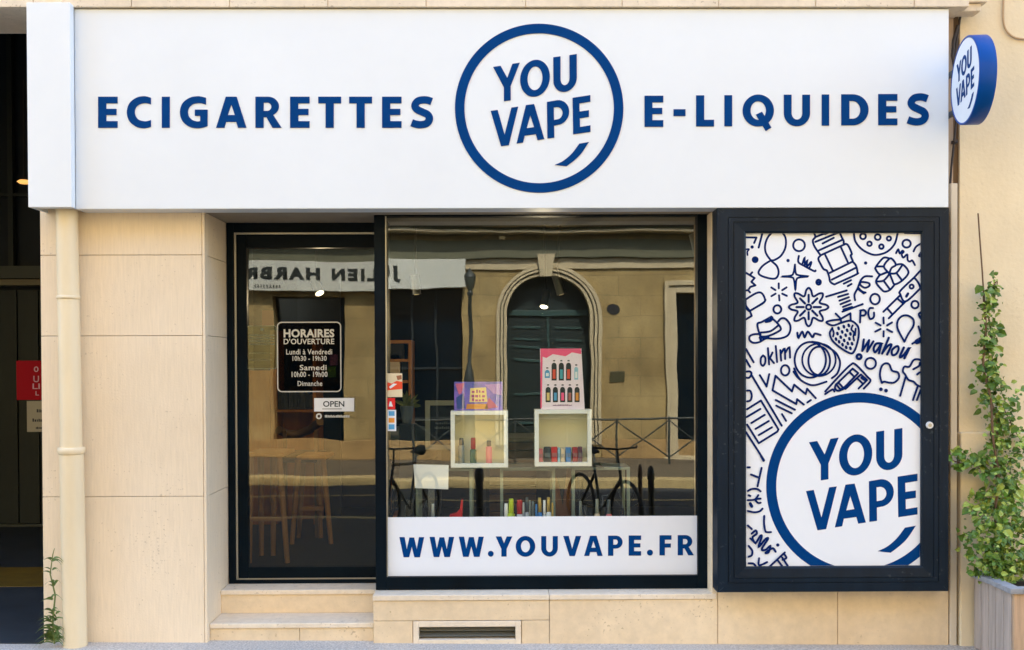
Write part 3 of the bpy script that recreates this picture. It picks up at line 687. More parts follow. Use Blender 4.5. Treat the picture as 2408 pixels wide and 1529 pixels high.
# -- pod top centre
st(ZA, [(1360,130),(1395,220),(1350,290),(1380,400),(1490,560)]); st(ZA,[(1395,225),(1690,110)],False); st(ZA,[(1395,315),(1850,130)],False); st(ZA,[(1530,345),(1735,240)],False); st(ZA,[(1465,470),(1900,275)],False)
st(ZA,[(1490,565),(1960,350)],False); st(ZA,[(1490,570),(1450,630),(1500,740),(1550,820),(1610,850),(1650,960),(1670,1050),(1740,1098),(1800,1080),(2150,920),(2175,880),(2150,760),(2095,690)],True)
st(ZA,[(1580,560),(1720,850)],False); st(ZBb,[(85,890),(510,680)],False); st(ZBb,[(125,1015),(560,800)],False); st(ZBb,[(285,395),(425,700)],False)
st(ZBb,[(265,120),(310,230),(345,300),(350,350),(420,370),(495,530),(475,570),(515,670)]); st(ZBb,[(85,130),(0,170)],False)
# cookie
st(ZBb,[(530,110),(560,300),(680,450),(860,545),(1000,550),(1160,490),(1290,350),(1345,150)])
for x,y,r in ((703,212,52),(975,227,52),(1183,252,38),(823,350,40),(1043,402,40)): ring(ZBb,x,y,r)
ring(ZBb,1510,348,76,72); dot(ZBb,752,706,1.6)
st(ZBb,[(1315,525),(1355,455),(1385,530),(1430,480),(1455,500),(1420,545),(1450,605),(1520,550),(1530,650),(1570,680),(1615,660),(1665,745)],True,False,.95)
st(ZBb,[(1640,490),(1690,400),(1790,340)]); st(ZBb,[(1790,490),(1740,570),(1780,585)]); st(ZBb,[(1480,150),(1780,155)],False)
# honey cubes
st(ZBb,[(1190,900),(1090,770),(1190,630),(1250,640),(1310,740),(1230,800),(1190,900)],True); st(ZBb,[(1190,620),(1100,605),(1030,660),(940,780),(940,830),(1020,920),(1140,880)]); st(ZBb,[(950,770),(1090,770)],False)
st(ZBb,[(1310,740),(1440,735),(1545,880),(1430,1030),(1290,1100),(1240,1010),(1195,900)]); st(ZBb,[(1195,900),(1320,890),(1420,760)],True); st(ZBb,[(1320,890),(1420,1020)],False)
st(ZBb,[(1020,920),(945,1055),(1050,1200),(1110,1235),(1200,1205),(1285,1110)]); st(ZBb,[(945,1050),(1085,1030),(1185,920)],True); st(ZBb,[(1085,1035),(1205,1200)],False); st(ZBb,[(1020,930),(1140,880),(1190,900)],True)
# pipette right
st(ZBb,[(1790,820),(1650,975)],False); st(ZBb,[(1650,975),(1400,1215),(1395,1290),(1490,1420),(1740,1200),(1760,1160),(1720,1060),(1650,975)]); ring(ZBb,1603,1143,36); st(ZBb,[(1535,1275),(1505,1325)],False,False,1.3)
st(ZBb,[(1395,1300),(1080,1610)],False); st(ZBb,[(1490,1420),(1180,1730)],False); st(ZD_,[(950,130),(1020,210)],False); st(ZBb,[(1345,1370),(1440,1450)],False)
# swirl streamer
st(ZBb,[(870,955),(740,955),(660,1030),(600,1180),(545,1290),(555,1395)]); st(ZBb,[(650,1060),(720,1060),(810,1080),(820,1130),(740,1165),(660,1120),(650,1060)]); st(ZBb,[(610,1160),(680,1230),(750,1255)]); st(ZBb,[(600,1180),(720,1270)],True)
st(ZBb,[(345,1090),(480,1025)],False); st(ZBb,[(420,1135),(490,1095)],False)
st(ZBb,[(20,1330),(400,1215)],False)
for (a,c) in (((240,1335),(425,1280)),((265,1405),(440,1340)),((285,1470),(460,1400)),((330,1520),(480,1465)),((340,1570),(500,1520))): st(ZBb,(a,c),False)
st(ZD_,[(265,180),(575,65)],False)
ring(ZBb,925,1375,88,96); ring(ZD_,1373,72,55,56)
# flower
st(ZA, [(1262,1160),(1190,1300),(1180,1330),(1000,1275),(1050,1430),(900,1490),(1000,1480+80),(1080,1510)][:1],True) if False else None
pet=[]
for a in range(8):
    t=a*math.pi/4-math.pi/2; R1=355; R2=215
    for da,rr in ((-.14,R1*.88),(0,R1),(.14,R1*.88),(math.pi/8,R2)): pet.append((1270+rr*math.cos(t+da)*1.03, 133+rr*math.sin(t+da)))
st(ZC_, pet, True, True); ring(ZC_,1270,133,46)
for a in range(8):
    t=a*math.pi/4-math.pi/2; st(ZC_,[(1270+95*math.cos(t),133+95*math.sin(t)),(1270+225*math.cos(t),133+225*math.sin(t))],False,False,1.1)
ring(ZC_,690,175,72,76)
st(ZC_,[(180,205),(420,60),(470,0)]); st(ZC_,[(180,205),(215,295),(110,360)],False); st(ZC_,[(180,205),(110,110),(100,0)])
# hat
st(ZC_,[(355,620),(320,450),(400,410),(510,350),(580,310)]); st(ZC_,[(590,340),(680,420),(755,530),(700,590),(520,670),(380,680)]); st(ZC_,[(700,480),(560,580),(380,605)]); st(ZC_,[(480,400),(560,380),(590,330)],True,False,1.5)
st(ZC_,[(705,400),(760,345),(840,350),(920,450),(930,560),(880,660),(760,710),(620,720),(480,715),(360,780),(250,795),(180,750),(175,680),(240,640),(360,630)]); st(ZC_,[(370,700),(520,690)],True,False,1.4); st(ZC_,[(370,620),(380,740)],False,False,1.2)
st(ZC_,[(1060,610),(1080,700),(1150,590),(1195,690),(1255,590),(1340,690),(1385,625),(1490,650)],True,False,1.05)
# oklm
st(ZC_,[(425,1030),(385,1080),(385,1180),(425,1220),(465,1160),(465,1070),(425,1030)]); st(ZC_,[(515,895),(537,1195)],False); st(ZC_,[(600,975),(548,1085)],False); st(ZC_,[(552,1080),(628,1170)],False); st(ZC_,[(660,855),(685,1150)],False)
st(ZC_,[(745,930),(760,1125)],False); st(ZC_,[(755,1000),(820,905),(835,1095)],True); st(ZC_,[(830,990),(910,880),(925,1070)],True)
# rings
ring(ZC_,1300,1110,290,330) ; ring(ZC_,1460,1110,310,300,.9); ring(ZC_,1465,1130,200,265)
st(ZC_,[(1000,1220),(1080,1400),(1230,1520),(1380,1500+310),]) if False else None
st(ZE_,[(990,-60),(1080,60),(1230,160),(1380,190),(1600,125)]); st(ZC_,[(1000,1270),(1060,1400),(1110,1470)],True); ring(ZC_,835,1305,78,95)
st(ZC_,[(1330,775),(1500,810),(1740,950),(1830,1080),(1850,1200),(1800,1360),(1700,1450)],True)
# lines left
st(ZC_,[(110,910),(250,1155)],False); st(ZC_,[(110,1110),(185,1240)],False); st(ZC_,[(365,1395),(490,1600)],False); st(ZC_,[(540,1375),(490,1605)],False)
st(ZE_,[(210,0),(770,940)],False); st(ZC_,[(110,1330),(180,1325),(210,1370),(170,1440),(110,1440)]); st(ZE_,[(130,290),(190,300),(215,390),(190,470),(130,490)])
st(ZE_,[(130,635),(385,475),(710,1010),(690,1050),(345,1265),(130,920)],False)
for a in (((120,780),(375,630)),((210,890),(455,740)),((285,1000),(530,855)),((345,1115),(590,970))): st(ZE_,a,False)
st(ZE_,[(110,1060),(444,1583)],False)
# bolt
st(ZE_,[(655,15),(600,285),(1040,540),(1055,450),(1180,550)],False); st(ZE_,[(655,15),(960,305),(1000,180),(1215,355),(1240,255),(1400,430)],False)
st(ZE_,[(660,465),(1015,645)],False); st(ZE_,[(670,570),(955,710)],False); st(ZE_,[(775,725),(850,850)]); st(ZE_,[(1245,510),(1310,465)],False)
# pen / vape device
st(ZD_,[(0,1400),(200,1180),(380,1000),(460,985),(640,1170),(690,1240),(590,1355)]); st(ZD_,[(170,1290),(420,1050),(505,1120),(300,1330),(230,1370),(170,1290)],False); st(ZD_,[(370,1100),(450,1180)],False); st(ZD_,[(205,1265),(280,1350)],False)
st(ZD_,[(310,1360),(545,1140),(640,1225),(510,1355)],False); st(ZD_,[(490,1200),(575,1280)],False); st(ZD_,[(0,1440),(110,1370),(140,1400)],True); st(ZD_,[(165,1290),(150,1350),(200,1390),(290,1355)],True); st(ZD_,[(560,1190),(600,1215)],False,False,1.5)
# strawberry
st(ZD_,[(110,430),(70,510),(110,620),(230,730),(380,815),(440,790),(490,660),(515,500),(490,390),(390,320),(260,345),(130,390),(50,370),(20,340),(90,315),(230,300)]); st(ZD_,[(160,210),(240,290)],False); st(ZD_,[(240,290),(385,205),(390,310)],False); st(ZD_,[(235,300),(250,350)],False)
for x,y in ((205,435),(285,410),(360,390),(187,515),(260,490),(335,465),(165,600),(238,570),(313,540),(212,640),(290,620),(265,685),(345,665),(320,725),(385,740),(410,670),(370,595),(385,520)): st(ZD_,[(x-3,y-10),(x+3,y+10)],False,False,1.25)
st(ZD_,[(105,430),(130,500),(120,560)],True,False,.9); st(ZD_,[(420,390),(400,450),(440,500),(430,560),(440,620)],True,False,.9); st(ZD_,[(465,440),(455,540)],True,False,.9)
# PG
st(ZD_,[(540,160),(532,345)],False); st(ZD_,[(535,165),(590,155),(622,190),(600,235),(550,240)]); st(ZD_,[(730,125),(680,130),(658,200),(680,285),(720,285),(745,250),(745,195)])
# spark right
for a in (((890,270),(893,360)),((770,350),(845,390)),((1020,345),(945,390)),((765,485),(845,445)),((945,450),(1022,492)),((893,480),(890,560))): st(ZD_,a,False)
st(ZD_,[(1210,640),(1110,450),(1105,330),(1170,250),(1260,240),(1345,300),(1345,400),(1270,520),(1210,640)])
st(ZD_,[(1425,405),(1475,580),(1330,670)],False); st(ZD_,[(1470,600),(1400,640)],False,False,2.5); st(ZD_,[(1480,180),(1430,215),(1450,270),(1480,300)])
# wahou
st(ZD_,[(590,605),(565,780),(670,615),(640,790),(735,635)],False,False,1.1)
st(ZD_,[(850,665),(780,670),(740,740),(760,800),(820,730),(860,660),(820,815)],True,False,1.15); st(ZD_,[(970,580),(870,820)],False,False,1.15); st(ZD_,[(880,800),(960,700),(1010,690),(945,835)],True,False,1.15)
st(ZD_,[(1075,715),(1020,770),(1025,840),(1080,830),(1120,760),(1110,710),(1075,715)],True,False,1.1); st(ZD_,[(1200,730),(1140,870),(1200,840),(1285,730),(1210,890)],True,False,1.2)
ring(ZD_,516,868,34,34,1.3); ring(ZD_,692,970,82,84)
st(ZD_,[(865,1270),(835,1150),(860,1020),(920,970),(980,990),(1020,1080),(1110,1110),(1125,1190),(1060,1260),(980,1265),(900,1250),(865,1270)])
dot(ZD_,850,1366,1.8); dot(ZD_,928,1386,1.8)
st(ZD_,[(1490,950),(1430,910),(1350,920),(1285,1020),(1210,1020),(1185,1090),(1220,1140),(1270,1220),(1350,1250),(1400,1300),(1490,1340)]); st(ZD_,[(1345,1060),(1430,1010),(1445,960)]); st(ZD_,[(1405,1140),(1440,1110),(1490,1105)]); st(ZD_,[(1490,1180),(1465,1220)],False)
st(ZD_,[(1225,1185),(1145,1465)],False); st(ZD_,[(1410,1330),(1340,1530)],False); st(ZD_,[(1455,1380),(1400,1530)],False)
# lower left scribbles
st(ZF_,[(278,135),(225,375)],False); st(ZF_,[(140,222),(245,262)],False); st(ZF_,[(270,-20),(305,45)],False); st(ZF_,[(95,128),(125,128)],False)
st(ZF_,[(100,435),(150,410),(220,410),(265,440)]); st(ZF_,[(100,555),(190,545),(235,490)],True); st(ZF_,[(190,545),(230,590),(265,588)]); st(ZF_,[(205,540),(265,535)],False); st(ZF_,[(110,490),(130,500)],False); st(ZF_,[(130,600),(150,635)],False,False,1.5)
st(ZF_,[(100,695),(180,712),(250,700),(290,665)]); st(ZF_,[(312,760),(310,860),(325,950),(345,970),(400,970)])
st(ZF_,[(100,885),(150,930)],False); st(ZF_,[(150,990),(200,950),(215,990),(160,1040),(200,1110),(260,1020),(280,1030),(240,1160),(330,1060),(360,1060),(280,1190),(330,1200),(390,1150),(370,1230),(330,1240),(420,1180),(460,1225)],True,False,1.05)
st(ZF_,[(130,1050),(200,1120)],True,False,.9); dot(ZF_,488,1137,1.6); st(ZF_,[(110,1150),(155,1210),(150,1270),(110,1290)])
st(ZF_,[(245,1310),(240,1390),(275,1395),(350,1360)]); st(ZF_,[(110,1375),(170,1380),(200,1410)]); st(ZF_,[(580,1235),(380,1420)],False); st(ZF_,[(490,1340),(560,1430)],False); st(ZF_,[(545,1300),(625,1420)],False); st(ZF_,[(575,1260),(600,1305),(550,1330)],True)
clip(dood).build('drawing', INK, po)
A = U(2186, 1000, YC); mb = MB(); mb.cyl((A.x, YC+.004, A.z), (A.x, YC-.008, A.z), .021, .019, 24); mb.build('lock', mat('lock_white', (.7, .7, .68, 1), .3), k)
MB().cyl((A.x, YC-.006, A.z), (A.x, YC-.0095, A.z), .011, .010, 20).build('lock_cylinder', STEEL, k)

# ================================================================== DOWNPIPE
A0 = U(177, 1507, -.07); A1 = U(157, 505, -.07)
dp = thing('downpipe', (A0.x, -.07, 0), 'cream painted rainwater downpipe running down the stone pier left of the door', 'downpipe')
zc = ZZ(1063, -.07, 170); tt = (zc-A0.z)/(A1.z-A0.z); pc = A0.lerp(A1, tt)
mb = MB(); mb.tube([(A0.x, -.07, .0), tuple(pc)], .0665, 28); mb.build('lower_pipe', PIPE, dp)
mb = MB(); mb.tube([tuple(pc), (A1.x, -.07, ZS+.05), (A1.x-.01, -.07, ZS+.4)], .060, 28); mb.build('upper_pipe', PIPE, dp)
mb = MB(); mb.lathe([(.062, .028), (.074, .026), (.076, .012), (.076, .0), (.070, -.012), (.0665, -.014)], tuple(pc), 28); mb.build('collar', PIPE, dp)
for zb in (ZZ(700, -.07, 170),):
    pb_ = A0.lerp(A1, (zb-A0.z)/(A1.z-A0.z)); mb = MB(); mb.lathe([(.061, -.010), (.0635, -.010), (.0635, .010), (.061, .010)], tuple(pb_), 28); mb.box(pb_.x-.012, -.015, zb-.01, pb_.x+.012, .0, zb+.01, .002); mb.build('bracket', PIPE, dp)
xt = XX(118, -.2, 10); mb = MB(); mb.tube([(xt, -.165, sz1+.013), (xt, -.168, ZB+.5)], .055, 28); mb.build('top_pipe', PIPE, dp)

# ================================================================== PASSAGE (left)
ps_ = thing('passage_gateway', (-4, 4.3, 0), 'dark covered gateway passage with a slatted gate left of the stone pier', 'gateway')
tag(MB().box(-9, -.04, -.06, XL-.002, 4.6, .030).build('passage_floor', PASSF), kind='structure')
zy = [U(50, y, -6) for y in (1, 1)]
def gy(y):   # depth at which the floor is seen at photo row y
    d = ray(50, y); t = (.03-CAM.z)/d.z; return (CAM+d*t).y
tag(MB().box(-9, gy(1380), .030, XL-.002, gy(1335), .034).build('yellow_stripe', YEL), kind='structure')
YGt = 4.3
zg0, zg1 = ZZ(1232, YGt, 50), ZZ(682, YGt, 50)
mb = MB(); xx = XL+.4
while xx > -6.6:
    wv = .215; mb.box(xx-wv+.012, YGt, zg0, xx-.0, YGt+.03, zg1, .006); xx -= wv
mb.build('gate_boards', GATE, ps_)
mb = MB(); mb.box(-6.6, YGt-.02, zg0-.06, XL+.4, YGt+.06, zg0-.002, .003); mb.build('gate_rail', GATE2, ps_)
MB().box(-6.6, YGt-.05, ZZ(672, YGt, 50), XL+.4, YGt+.08, ZZ(658, YGt, 50)).build('beam', mat('beam_beige', (.17, .15, .09, 1), .7), ps_)
MB().box(-6.6, YGt-.03, ZZ(655, YGt, 50), XL+.4, YGt+.06, ZZ(626, YGt, 50)).build('transom', GATE2, ps_)
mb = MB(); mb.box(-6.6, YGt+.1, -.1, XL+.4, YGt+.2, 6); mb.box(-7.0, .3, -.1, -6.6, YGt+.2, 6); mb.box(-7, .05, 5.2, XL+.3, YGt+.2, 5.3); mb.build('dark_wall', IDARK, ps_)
mb = MB(); mb.box(-4.95, YGt-.02, ZZ(626, YGt, 50), -4.90, YGt+.04, 5.2); mb.box(-6.6, YGt-.01, ZZ(455, YGt, 50), XL+.4, YGt+.03, ZZ(462, YGt, 50)); mb.build('glazing_bar', GATE, ps_)
MB().box(-6.6, .06, ZB+.05, XL+.0, .30, 12).build('lintel', STONE3, ps_)
MB().box(-9, -.0, -.1, -6.3, .6, ZB).build('far_pier', STONE, ps_)
A = U(57, 428, 3.0); lp = thing('ceiling_lamp', A, 'glowing oval lamp high up in the dark passage', 'lamp')
mb = MB(); mb.lathe([(.01, .02), (.04, .015), (.06, 0), (.04, -.015), (.01, -.018)], A, 20); mb.build('lamp_glass', WARM, lp)
mb = MB(); mb.cyl(A+Vector((0, 0, .03)), A+Vector((0, 0, .9)), .006, .006, 8); mb.build('hanging_rod', BLACK, lp)
YR = 2.2; pr_ = P(YR)
rs = thing('red_gate_sign', (XX(70, YR), YR, ZZ(940, YR)), 'red board with white lettering hanging in the dark passage', 'sign')
A, B = pr_(39, 941), pr_(130, 848); MB().box(A[0], YR, A[1], B[0], YR+.02, B[1], .002).build('board', RED, rs)
mb = MB()
for t, xa, ya, xb, yb in (("0", 80, 875, 91, 862), ("U", 79, 899, 92, 884), ("LI", 77, 915, 94, 902), ("L", 84, 930, 92, 920)):
    A, B = pr_(xa, ya), pr_(xb, yb); text_rect(mb, t, A[0], A[1], B[0], B[1], YR-.003, .01)
mb.build('lettering', mat('pinkish_white_print', (.42, .22, .24, 1), .6), rs)
ws = thing('cream_gate_notice', (XX(80, YR), YR, ZZ(1015, YR)), 'small cream notice hanging below the red board in the passage', 'notice')
A, B = pr_(63, 1016), pr_(130, 943); MB().box(A[0], YR+.003, A[1], B[0], YR+.015, B[1], .002).build('board', CREAMC, ws)
mb = MB(); marks(mb, 86, 104, 962, 970, YR+.003, pr_, 4); marks(mb, 76, 104, 984, 992, YR+.003, pr_, 5); marks(mb, 84, 104, 1004, 1009, YR+.003, pr_, 5); mb.build('print', BLACK, ws)

# ================================================================== NEIGHBOUR WALL
nb = thing('neighbour_building', (4, .2, 0), 'cream yellow rendered wall of the neighbouring house at the right edge', 'building')
xe = XX(2256, .03)
mb = MB(); mb.box(xe, .03, -.2, 9, .5, 11.5); mb.build('wall', RENDER, nb)
mb = MB(); mb.box(XX(2258, -.02, 1200), -.025, -.2, 9, .03, ZZ(1017, -.025, 2270), .008); mb.build('base_course', RENDER, nb)
mb = MB(); mb.box(XX(2234, 0), -.012, -.1, XX(2249, 0), .1, ZZ(432, 0, 2240), .003); mb.build('corner_profile', RENDER2, nb)
mb = MB(); mb.box(XX(2232, 0), .05, -.1, xe+.002, .3, 11.5); mb.build('groove', mat('dark_groove', (.16, .10, .05, 1), .9), nb)
cb = thing('sign_cable', (XX(2245, -.03), -.03, ZZ(430, 0)), 'dark cable hanging down the wall behind the round projecting sign', 'cable')
pts = [U(*p) for p in ((2258, 40, -.0), (2254, 90, -.02), (2248, 140, -.02), (2251, 210, -.02), (2252, 280, -.02), (2246, 340, -.02), (2241, 390, -.02), (2238, 430, -.02))]
MB().tube([Vector((a, -.0, c)) for (a, _), c in [((p.x, 0), p.z) for p in pts]], .007, 8).build('cable', CABLE, cb)
A = U(2247, 333, -.01); MB().box(A.x-.012, -.02, A.z-.01, A.x+.012, .03, A.z+.01, .003).build('clip', CABLE, cb)
mb = MB(); pts = [U(x, y, .0) for x, y in ((2252, 60), (2243, 95), (2240, 130), (2246, 165), (2253, 200))]; mb.tube(pts, .010, 8); mb.build('loop', CABLE, cb)
c2 = thing('wall_cable', U(2390, 50, .02), 'cable painted like the wall curving across the top right corner', 'cable')
pts = crom([(2359, -60), (2360, -10), (2359, 35), (2362, 62), (2373, 80), (2392, 90), (2430, 93), (2500, 95)], 5)
MB().tube([U(x, y, .02) for x, y in pts], .006, 8).build('cable', CABLE2, c2)

# ================================================================== PLANTER AND VINE
px0 = XX(2290, -.02, 1340); pzt = ZZ(1342, -.02, 2290); pya = -.06; pyb = -.50
pn = thing('wooden_planter', (px0+.3, -.3, 0), 'weathered wooden planter box at the foot of the yellow wall holding the climbing plant', 'planter')
px0 = XX(2290, pya, 1400); zl = ZZ(1343, pya, 2290)
mb = MB(); n = 5
for i in range(n):
    a, c = pya+(pyb-pya)*i/n, pya+(pyb-pya)*(i+1)/n
    mb.box(px0, c+.003, -.02, px0+.022, a-.003, zl-.03, .003)
mb.build('side_boards', WOODG, pn)
mb = MB()
for i in range(6): mb.box(px0+.004+i*.1, pyb-.02, -.02, px0+.1+i*.1, pyb-.0, zl-.03, .003)
mb.build('front_boards', WOODB, pn)
mb = MB(); mb.box(px0-.02, pyb-.035, zl-.03, px0+.05, pya, zl, .003); mb.box(px0+.051, pyb-.035, zl-.03, px0+.65, pyb+.03, zl, .003); mb.build('rim', WOODL, pn)
mb = MB().box(px0+.022, pyb, 0, px0+.62, pya, zl-.06); mb.build('soil', mat('soil', (.03, .02, .012, 1), .95, .4, (30, 30, 30)), pn)
def leaf(mb, p, L, W, d, up, fold=.25):
    d = d.normalized(); sd = d.cross(up).normalized(); nn = sd.cross(d)
    pts = [p, p+d*L*.3+sd*W*.5+nn*W*fold, p+d*L*.68+sd*W*.42+nn*W*fold*.6, p+d*L-nn*L*.15, p+d*L*.68-sd*W*.42+nn*W*fold*.6, p+d*L*.3-sd*W*.5+nn*W*fold, p+d*L*.5]
    v_ = [mb.bm.verts.new(q) for q in pts]
    for a, c in ((0, 1), (1, 2), (2, 3), (3, 4), (4, 5), (5, 0)): mb.bm.faces.new((v_[6], v_[a], v_[c]))
vn = thing('climbing_vine', (px0+.15, -.25, zl-.05), 'leafy green vine climbing the yellow wall out of the wooden planter', 'plant')
sec = [(655, 2336, 8, 4), (680, 2326, 24, 10), (710, 2324, 30, 18), (750, 2322, 28, 17), (790, 2320, 30, 16), (830, 2324, 30, 18), (870, 2322, 32, 20), (905, 2330, 38, 20), (940, 2338, 44, 24), (975, 2345, 42, 22), (1010, 2352, 45, 22),
       (1050, 2352, 50, 28), (1085, 2350, 55, 30), (1120, 2358, 50, 26), (1160, 2356, 56, 30), (1200, 2352, 66, 40), (1240, 2350, 72, 46), (1280, 2346, 66, 50), (1315, 2350, 64, 52), (1335, 2350, 60, 36)]
dark, lite = MB(), MB(); dark.norecalc = lite.norecalc = 1
def scatter(x, y, wd, n, depth, Yc=-.10):
    for _ in range(n):
        xx = random.gauss(x, wd*.50); yy = y+random.uniform(-22, 22); Y = Yc-abs(random.gauss(0, depth))
        if abs(xx-x) > wd*1.25: continue
        p = U(xx, yy, Y); L = random.choice((.016, .022, .028, .034, .042, .055))*random.uniform(.8, 1.2)
        d = Vector((random.gauss(0, 1), random.gauss(-.6, .6), random.gauss(-.15, .8))); 
        if d.length < .2: continue
        up = Vector((random.gauss(0, .5), -1, random.gauss(.7, .5))).normalized()
        leaf(lite if random.random() < .33 else dark, p, L, L*random.uniform(.5, .85), d, up)
for y, x, wd, n in sec: scatter(x+(6 if y > 900 else 2), y+12, wd*(1.12 if y > 1150 else 1), int(n*(4.2 if y > 1150 else 3.1)), .045 if y < 1050 else .09, -.03 if y < 1180 else -.12)
for t in range(16):
    a = t/15; scatter(2240+a*75, 1086-6*math.sin(a*5), 7+9*a, 6, .02, -.10)
for t in range(10):
    a = t/9; scatter(2278+a*50, 1185-a*14, 8+6*a, 6, .03, -.10)
for t in range(5): scatter(2262+t*12, 1268+t*3, 8, 4, .03, -.10)
scatter(2400, 930, 14, 12, .03); scatter(2403, 1040, 12, 10, .03)
dark.build('foliage', LEAF, vn); lite.build('young_foliage', LEAF2, vn)
mb = MB()
mb.tube([U(x, y, -.02) for x, y in ((2300, 502), (2304, 560), (2310, 640), (2313, 690))], .0045, 6)
sp = crom([(2313, 690), (2318, 780), (2312, 860), (2330, 940), (2335, 1030), (2348, 1120), (2340, 1220), (2350, 1350)], 4)
mb.tube([U(x, y, -.05-.1*i/len(sp)) for i, (x, y) in enumerate(sp)], .007, 6)
mb.tube([U(x, y, -.06-.0*i) for i, (x, y) in enumerate(crom([(2320, 720), (2335, 820), (2322, 900), (2345, 1000), (2340, 1100), (2360, 1200), (2360, 1350)], 4))], .005, 6)
mb.tube([U(x, y, -.10) for x, y in ((2345, 1100), (2300, 1086), (2260, 1090), (2236, 1082))], .004, 6)
mb.tube([U(x, y, -.05) for x, y in ((2360, 960), (2385, 1010), (2420, 1070))], .003, 6)
mb.tube([U(x, y, -.05) for x, y in crom([(2325, 690), (2338, 670), (2345, 660), (2344, 672)], 3)], .003, 6)
mb.build('stem', STEM, vn)

# weed by the downpipe
wd_ = thing('weed', (XX(128, -.1, 1500), -.1, 0), 'tall green weed growing from the pavement between the corner and the downpipe', 'plant')
mb = MB(); mb.norecalc = 1
def blade(p, d, L, W):
    d = d.normalized(); sd = Vector((d.z, 0, -d.x)).normalized() if abs(d.x)+abs(d.z) > .1 else Vector((1, 0, 0)); pr0 = None
    for i in range(7):
        t = i/6; c = p+d*L*t+Vector((0, -.01*t, -L*.75*t*t)); wv = W*(1-t)**.6*(.35+min(1, t*4)*.65)*.5
        a = (mb.bm.verts.new(c+sd*wv), mb.bm.verts.new(c-sd*wv+Vector((0, .004, 0))))
        if pr0: mb.bm.faces.new((pr0[0], a[0], a[1], pr0[1]))
        pr0 = a
for y, x, n, L in ((1315, 124, 5, .07), (1345, 120, 4, .08), (1375, 126, 5, .085), (1405, 120, 4, .08), (1440, 126, 7, .09), (1465, 122, 8, .085), (1485, 124, 10, .08), (1455, 128, 6, .085), (1478, 126, 10, .09), (1495, 126, 16, .09), (1500, 128, 16, .09), (1508, 126, 16, .07)):
    for i in range(n):
        s_ = -1 if i % 2 else 1
        blade(U(x+random.uniform(-5, 5), y+random.uniform(-6, 6), -.11), Vector((s_*random.uniform(.3, 1), -random.uniform(.0, .5), random.uniform(.5, 1.2))), L*random.uniform(.8, 1.5), random.uniform(.012, .022))
mb.build('blades', LEAF3, wd_)
mb = MB(); mb.tube([U(x, y, -.11) for x, y in ((128, 1514), (124, 1460), (130, 1400), (118, 1350), (124, 1305), (128, 1290))], [.006, .006, .005, .004, .003, .002], 6); mb.build('stalk', mat('weed_stalk', (.14, .18, .05, 1), .7), wd_)

# ================================================================== SHOP INTERIOR
it = thing('shop_interior', (.3, 3, Z2), 'dim shop room behind the glass with dark walls and floor', 'room')
IX0, IX1, IY1, IZ = XL+.27, XX(2232, 0)+.03, 3.9, Z2-.005
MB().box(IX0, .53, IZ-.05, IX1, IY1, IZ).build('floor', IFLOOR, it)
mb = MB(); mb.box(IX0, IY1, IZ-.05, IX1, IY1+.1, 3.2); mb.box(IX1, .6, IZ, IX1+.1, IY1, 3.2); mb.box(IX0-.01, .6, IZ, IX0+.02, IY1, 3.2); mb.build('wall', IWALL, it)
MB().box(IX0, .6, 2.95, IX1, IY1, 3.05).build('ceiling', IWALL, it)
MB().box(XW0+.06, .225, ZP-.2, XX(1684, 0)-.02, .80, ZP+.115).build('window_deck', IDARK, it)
ZDK = ZP+.116

def simple(name, m, label, cat, fnb, part='body', loc=None, group=None):
    mb = MB(); fnb(mb); t = thing(name, loc or (0, 0, 0), label, cat, group); mb.build(part, m, t); return t
# nested steel tables
def table(x0, x1, y0, label):
    Y = .50; a, c = XX(x0, Y), XX(x1, Y); zt_ = ZZ(y0, Y); t = thing('steel_table', ((a+c)/2, Y+.15, ZDK), label, 'table', 'steel framed tables behind the shop window')
    g = mat('greenish_steel', (.22, .28, .25, 1), .4, metal=.3)
    MB().box(a, Y, zt_-.018, c, Y+.28, zt_, .002).build('tabletop', g, t)
    for X in (a, c-.02):
        for YY in (Y, Y+.26): MB().box(X, YY, ZDK, X+.02, YY+.02, zt_-.0185, .001).build('leg', g, t)
table(976, 1110, 1101, 'leftmost of the grey green steel tables, under the white paper and left cube')
table(1175, 1305, 1101, 'middle grey green steel table with the row of small devices in front')
table(1344, 1481, 1100, 'rightmost grey green steel table, right of the cube of coloured boxes')
SH = thing('glass_shelf', (XX(1230, .45), .45, ZZ(1100, .45)), 'long clear shelf carrying the two white display cubes', 'shelf')
ysh = .42; MB().box(XX(1040, ysh), ysh, ZZ(1100, ysh)-.006, XX(1420, ysh), ysh+.34, ZZ(1100, ysh), .001).build('board', mat('shelf_green', (.10, .13, .10, 1), .2), SH)
# cubes
CREAM = mat('cube_lining', (.78, .73, .52, 1), .7); CW = mat('cube_white', (.94, .95, .93, 1), .4)
def cube(x0, y0, x1, y1, label, Y=.42):
    a, c, z0_, z1_ = XX(x0, Y), XX(x1, Y), ZZ(y1, Y)+.001, ZZ(y0, Y); t = thing('display_cube', ((a+c)/2, Y+.15, z0_), label, 'display cube', 'white cubes in the shop window')
    w_ = .026; frame_mb(MB(), a, z0_, c, z1_, w_, w_, w_, w_, Y, Y+.03, .002).build('frame', CW, t)
    mb = MB(); d = Y+.14
    mb.box(a, Y+.031, z0_, a+.008, d, z1_); mb.box(c-.008, Y+.031, z0_, c, d, z1_); mb.box(a+.008, Y+.031, z1_-.008, c-.008, d, z1_); mb.box(a+.008, Y+.031, z0_, c-.008, d, z0_+.022)
    mb.box(a+.008, d-.008, z0_+.022, c-.008, d, z1_-.008); mb.build('lining', CREAM, t); return a, c, z0_+.0225, z1_
ca = cube(1059, 966, 1194, 1100, 'white framed cube with three bottles, under the purple box')
cb_ = cube(1257, 964, 1391, 1098, 'white framed cube with a row of coloured boxes, under the pink poster')
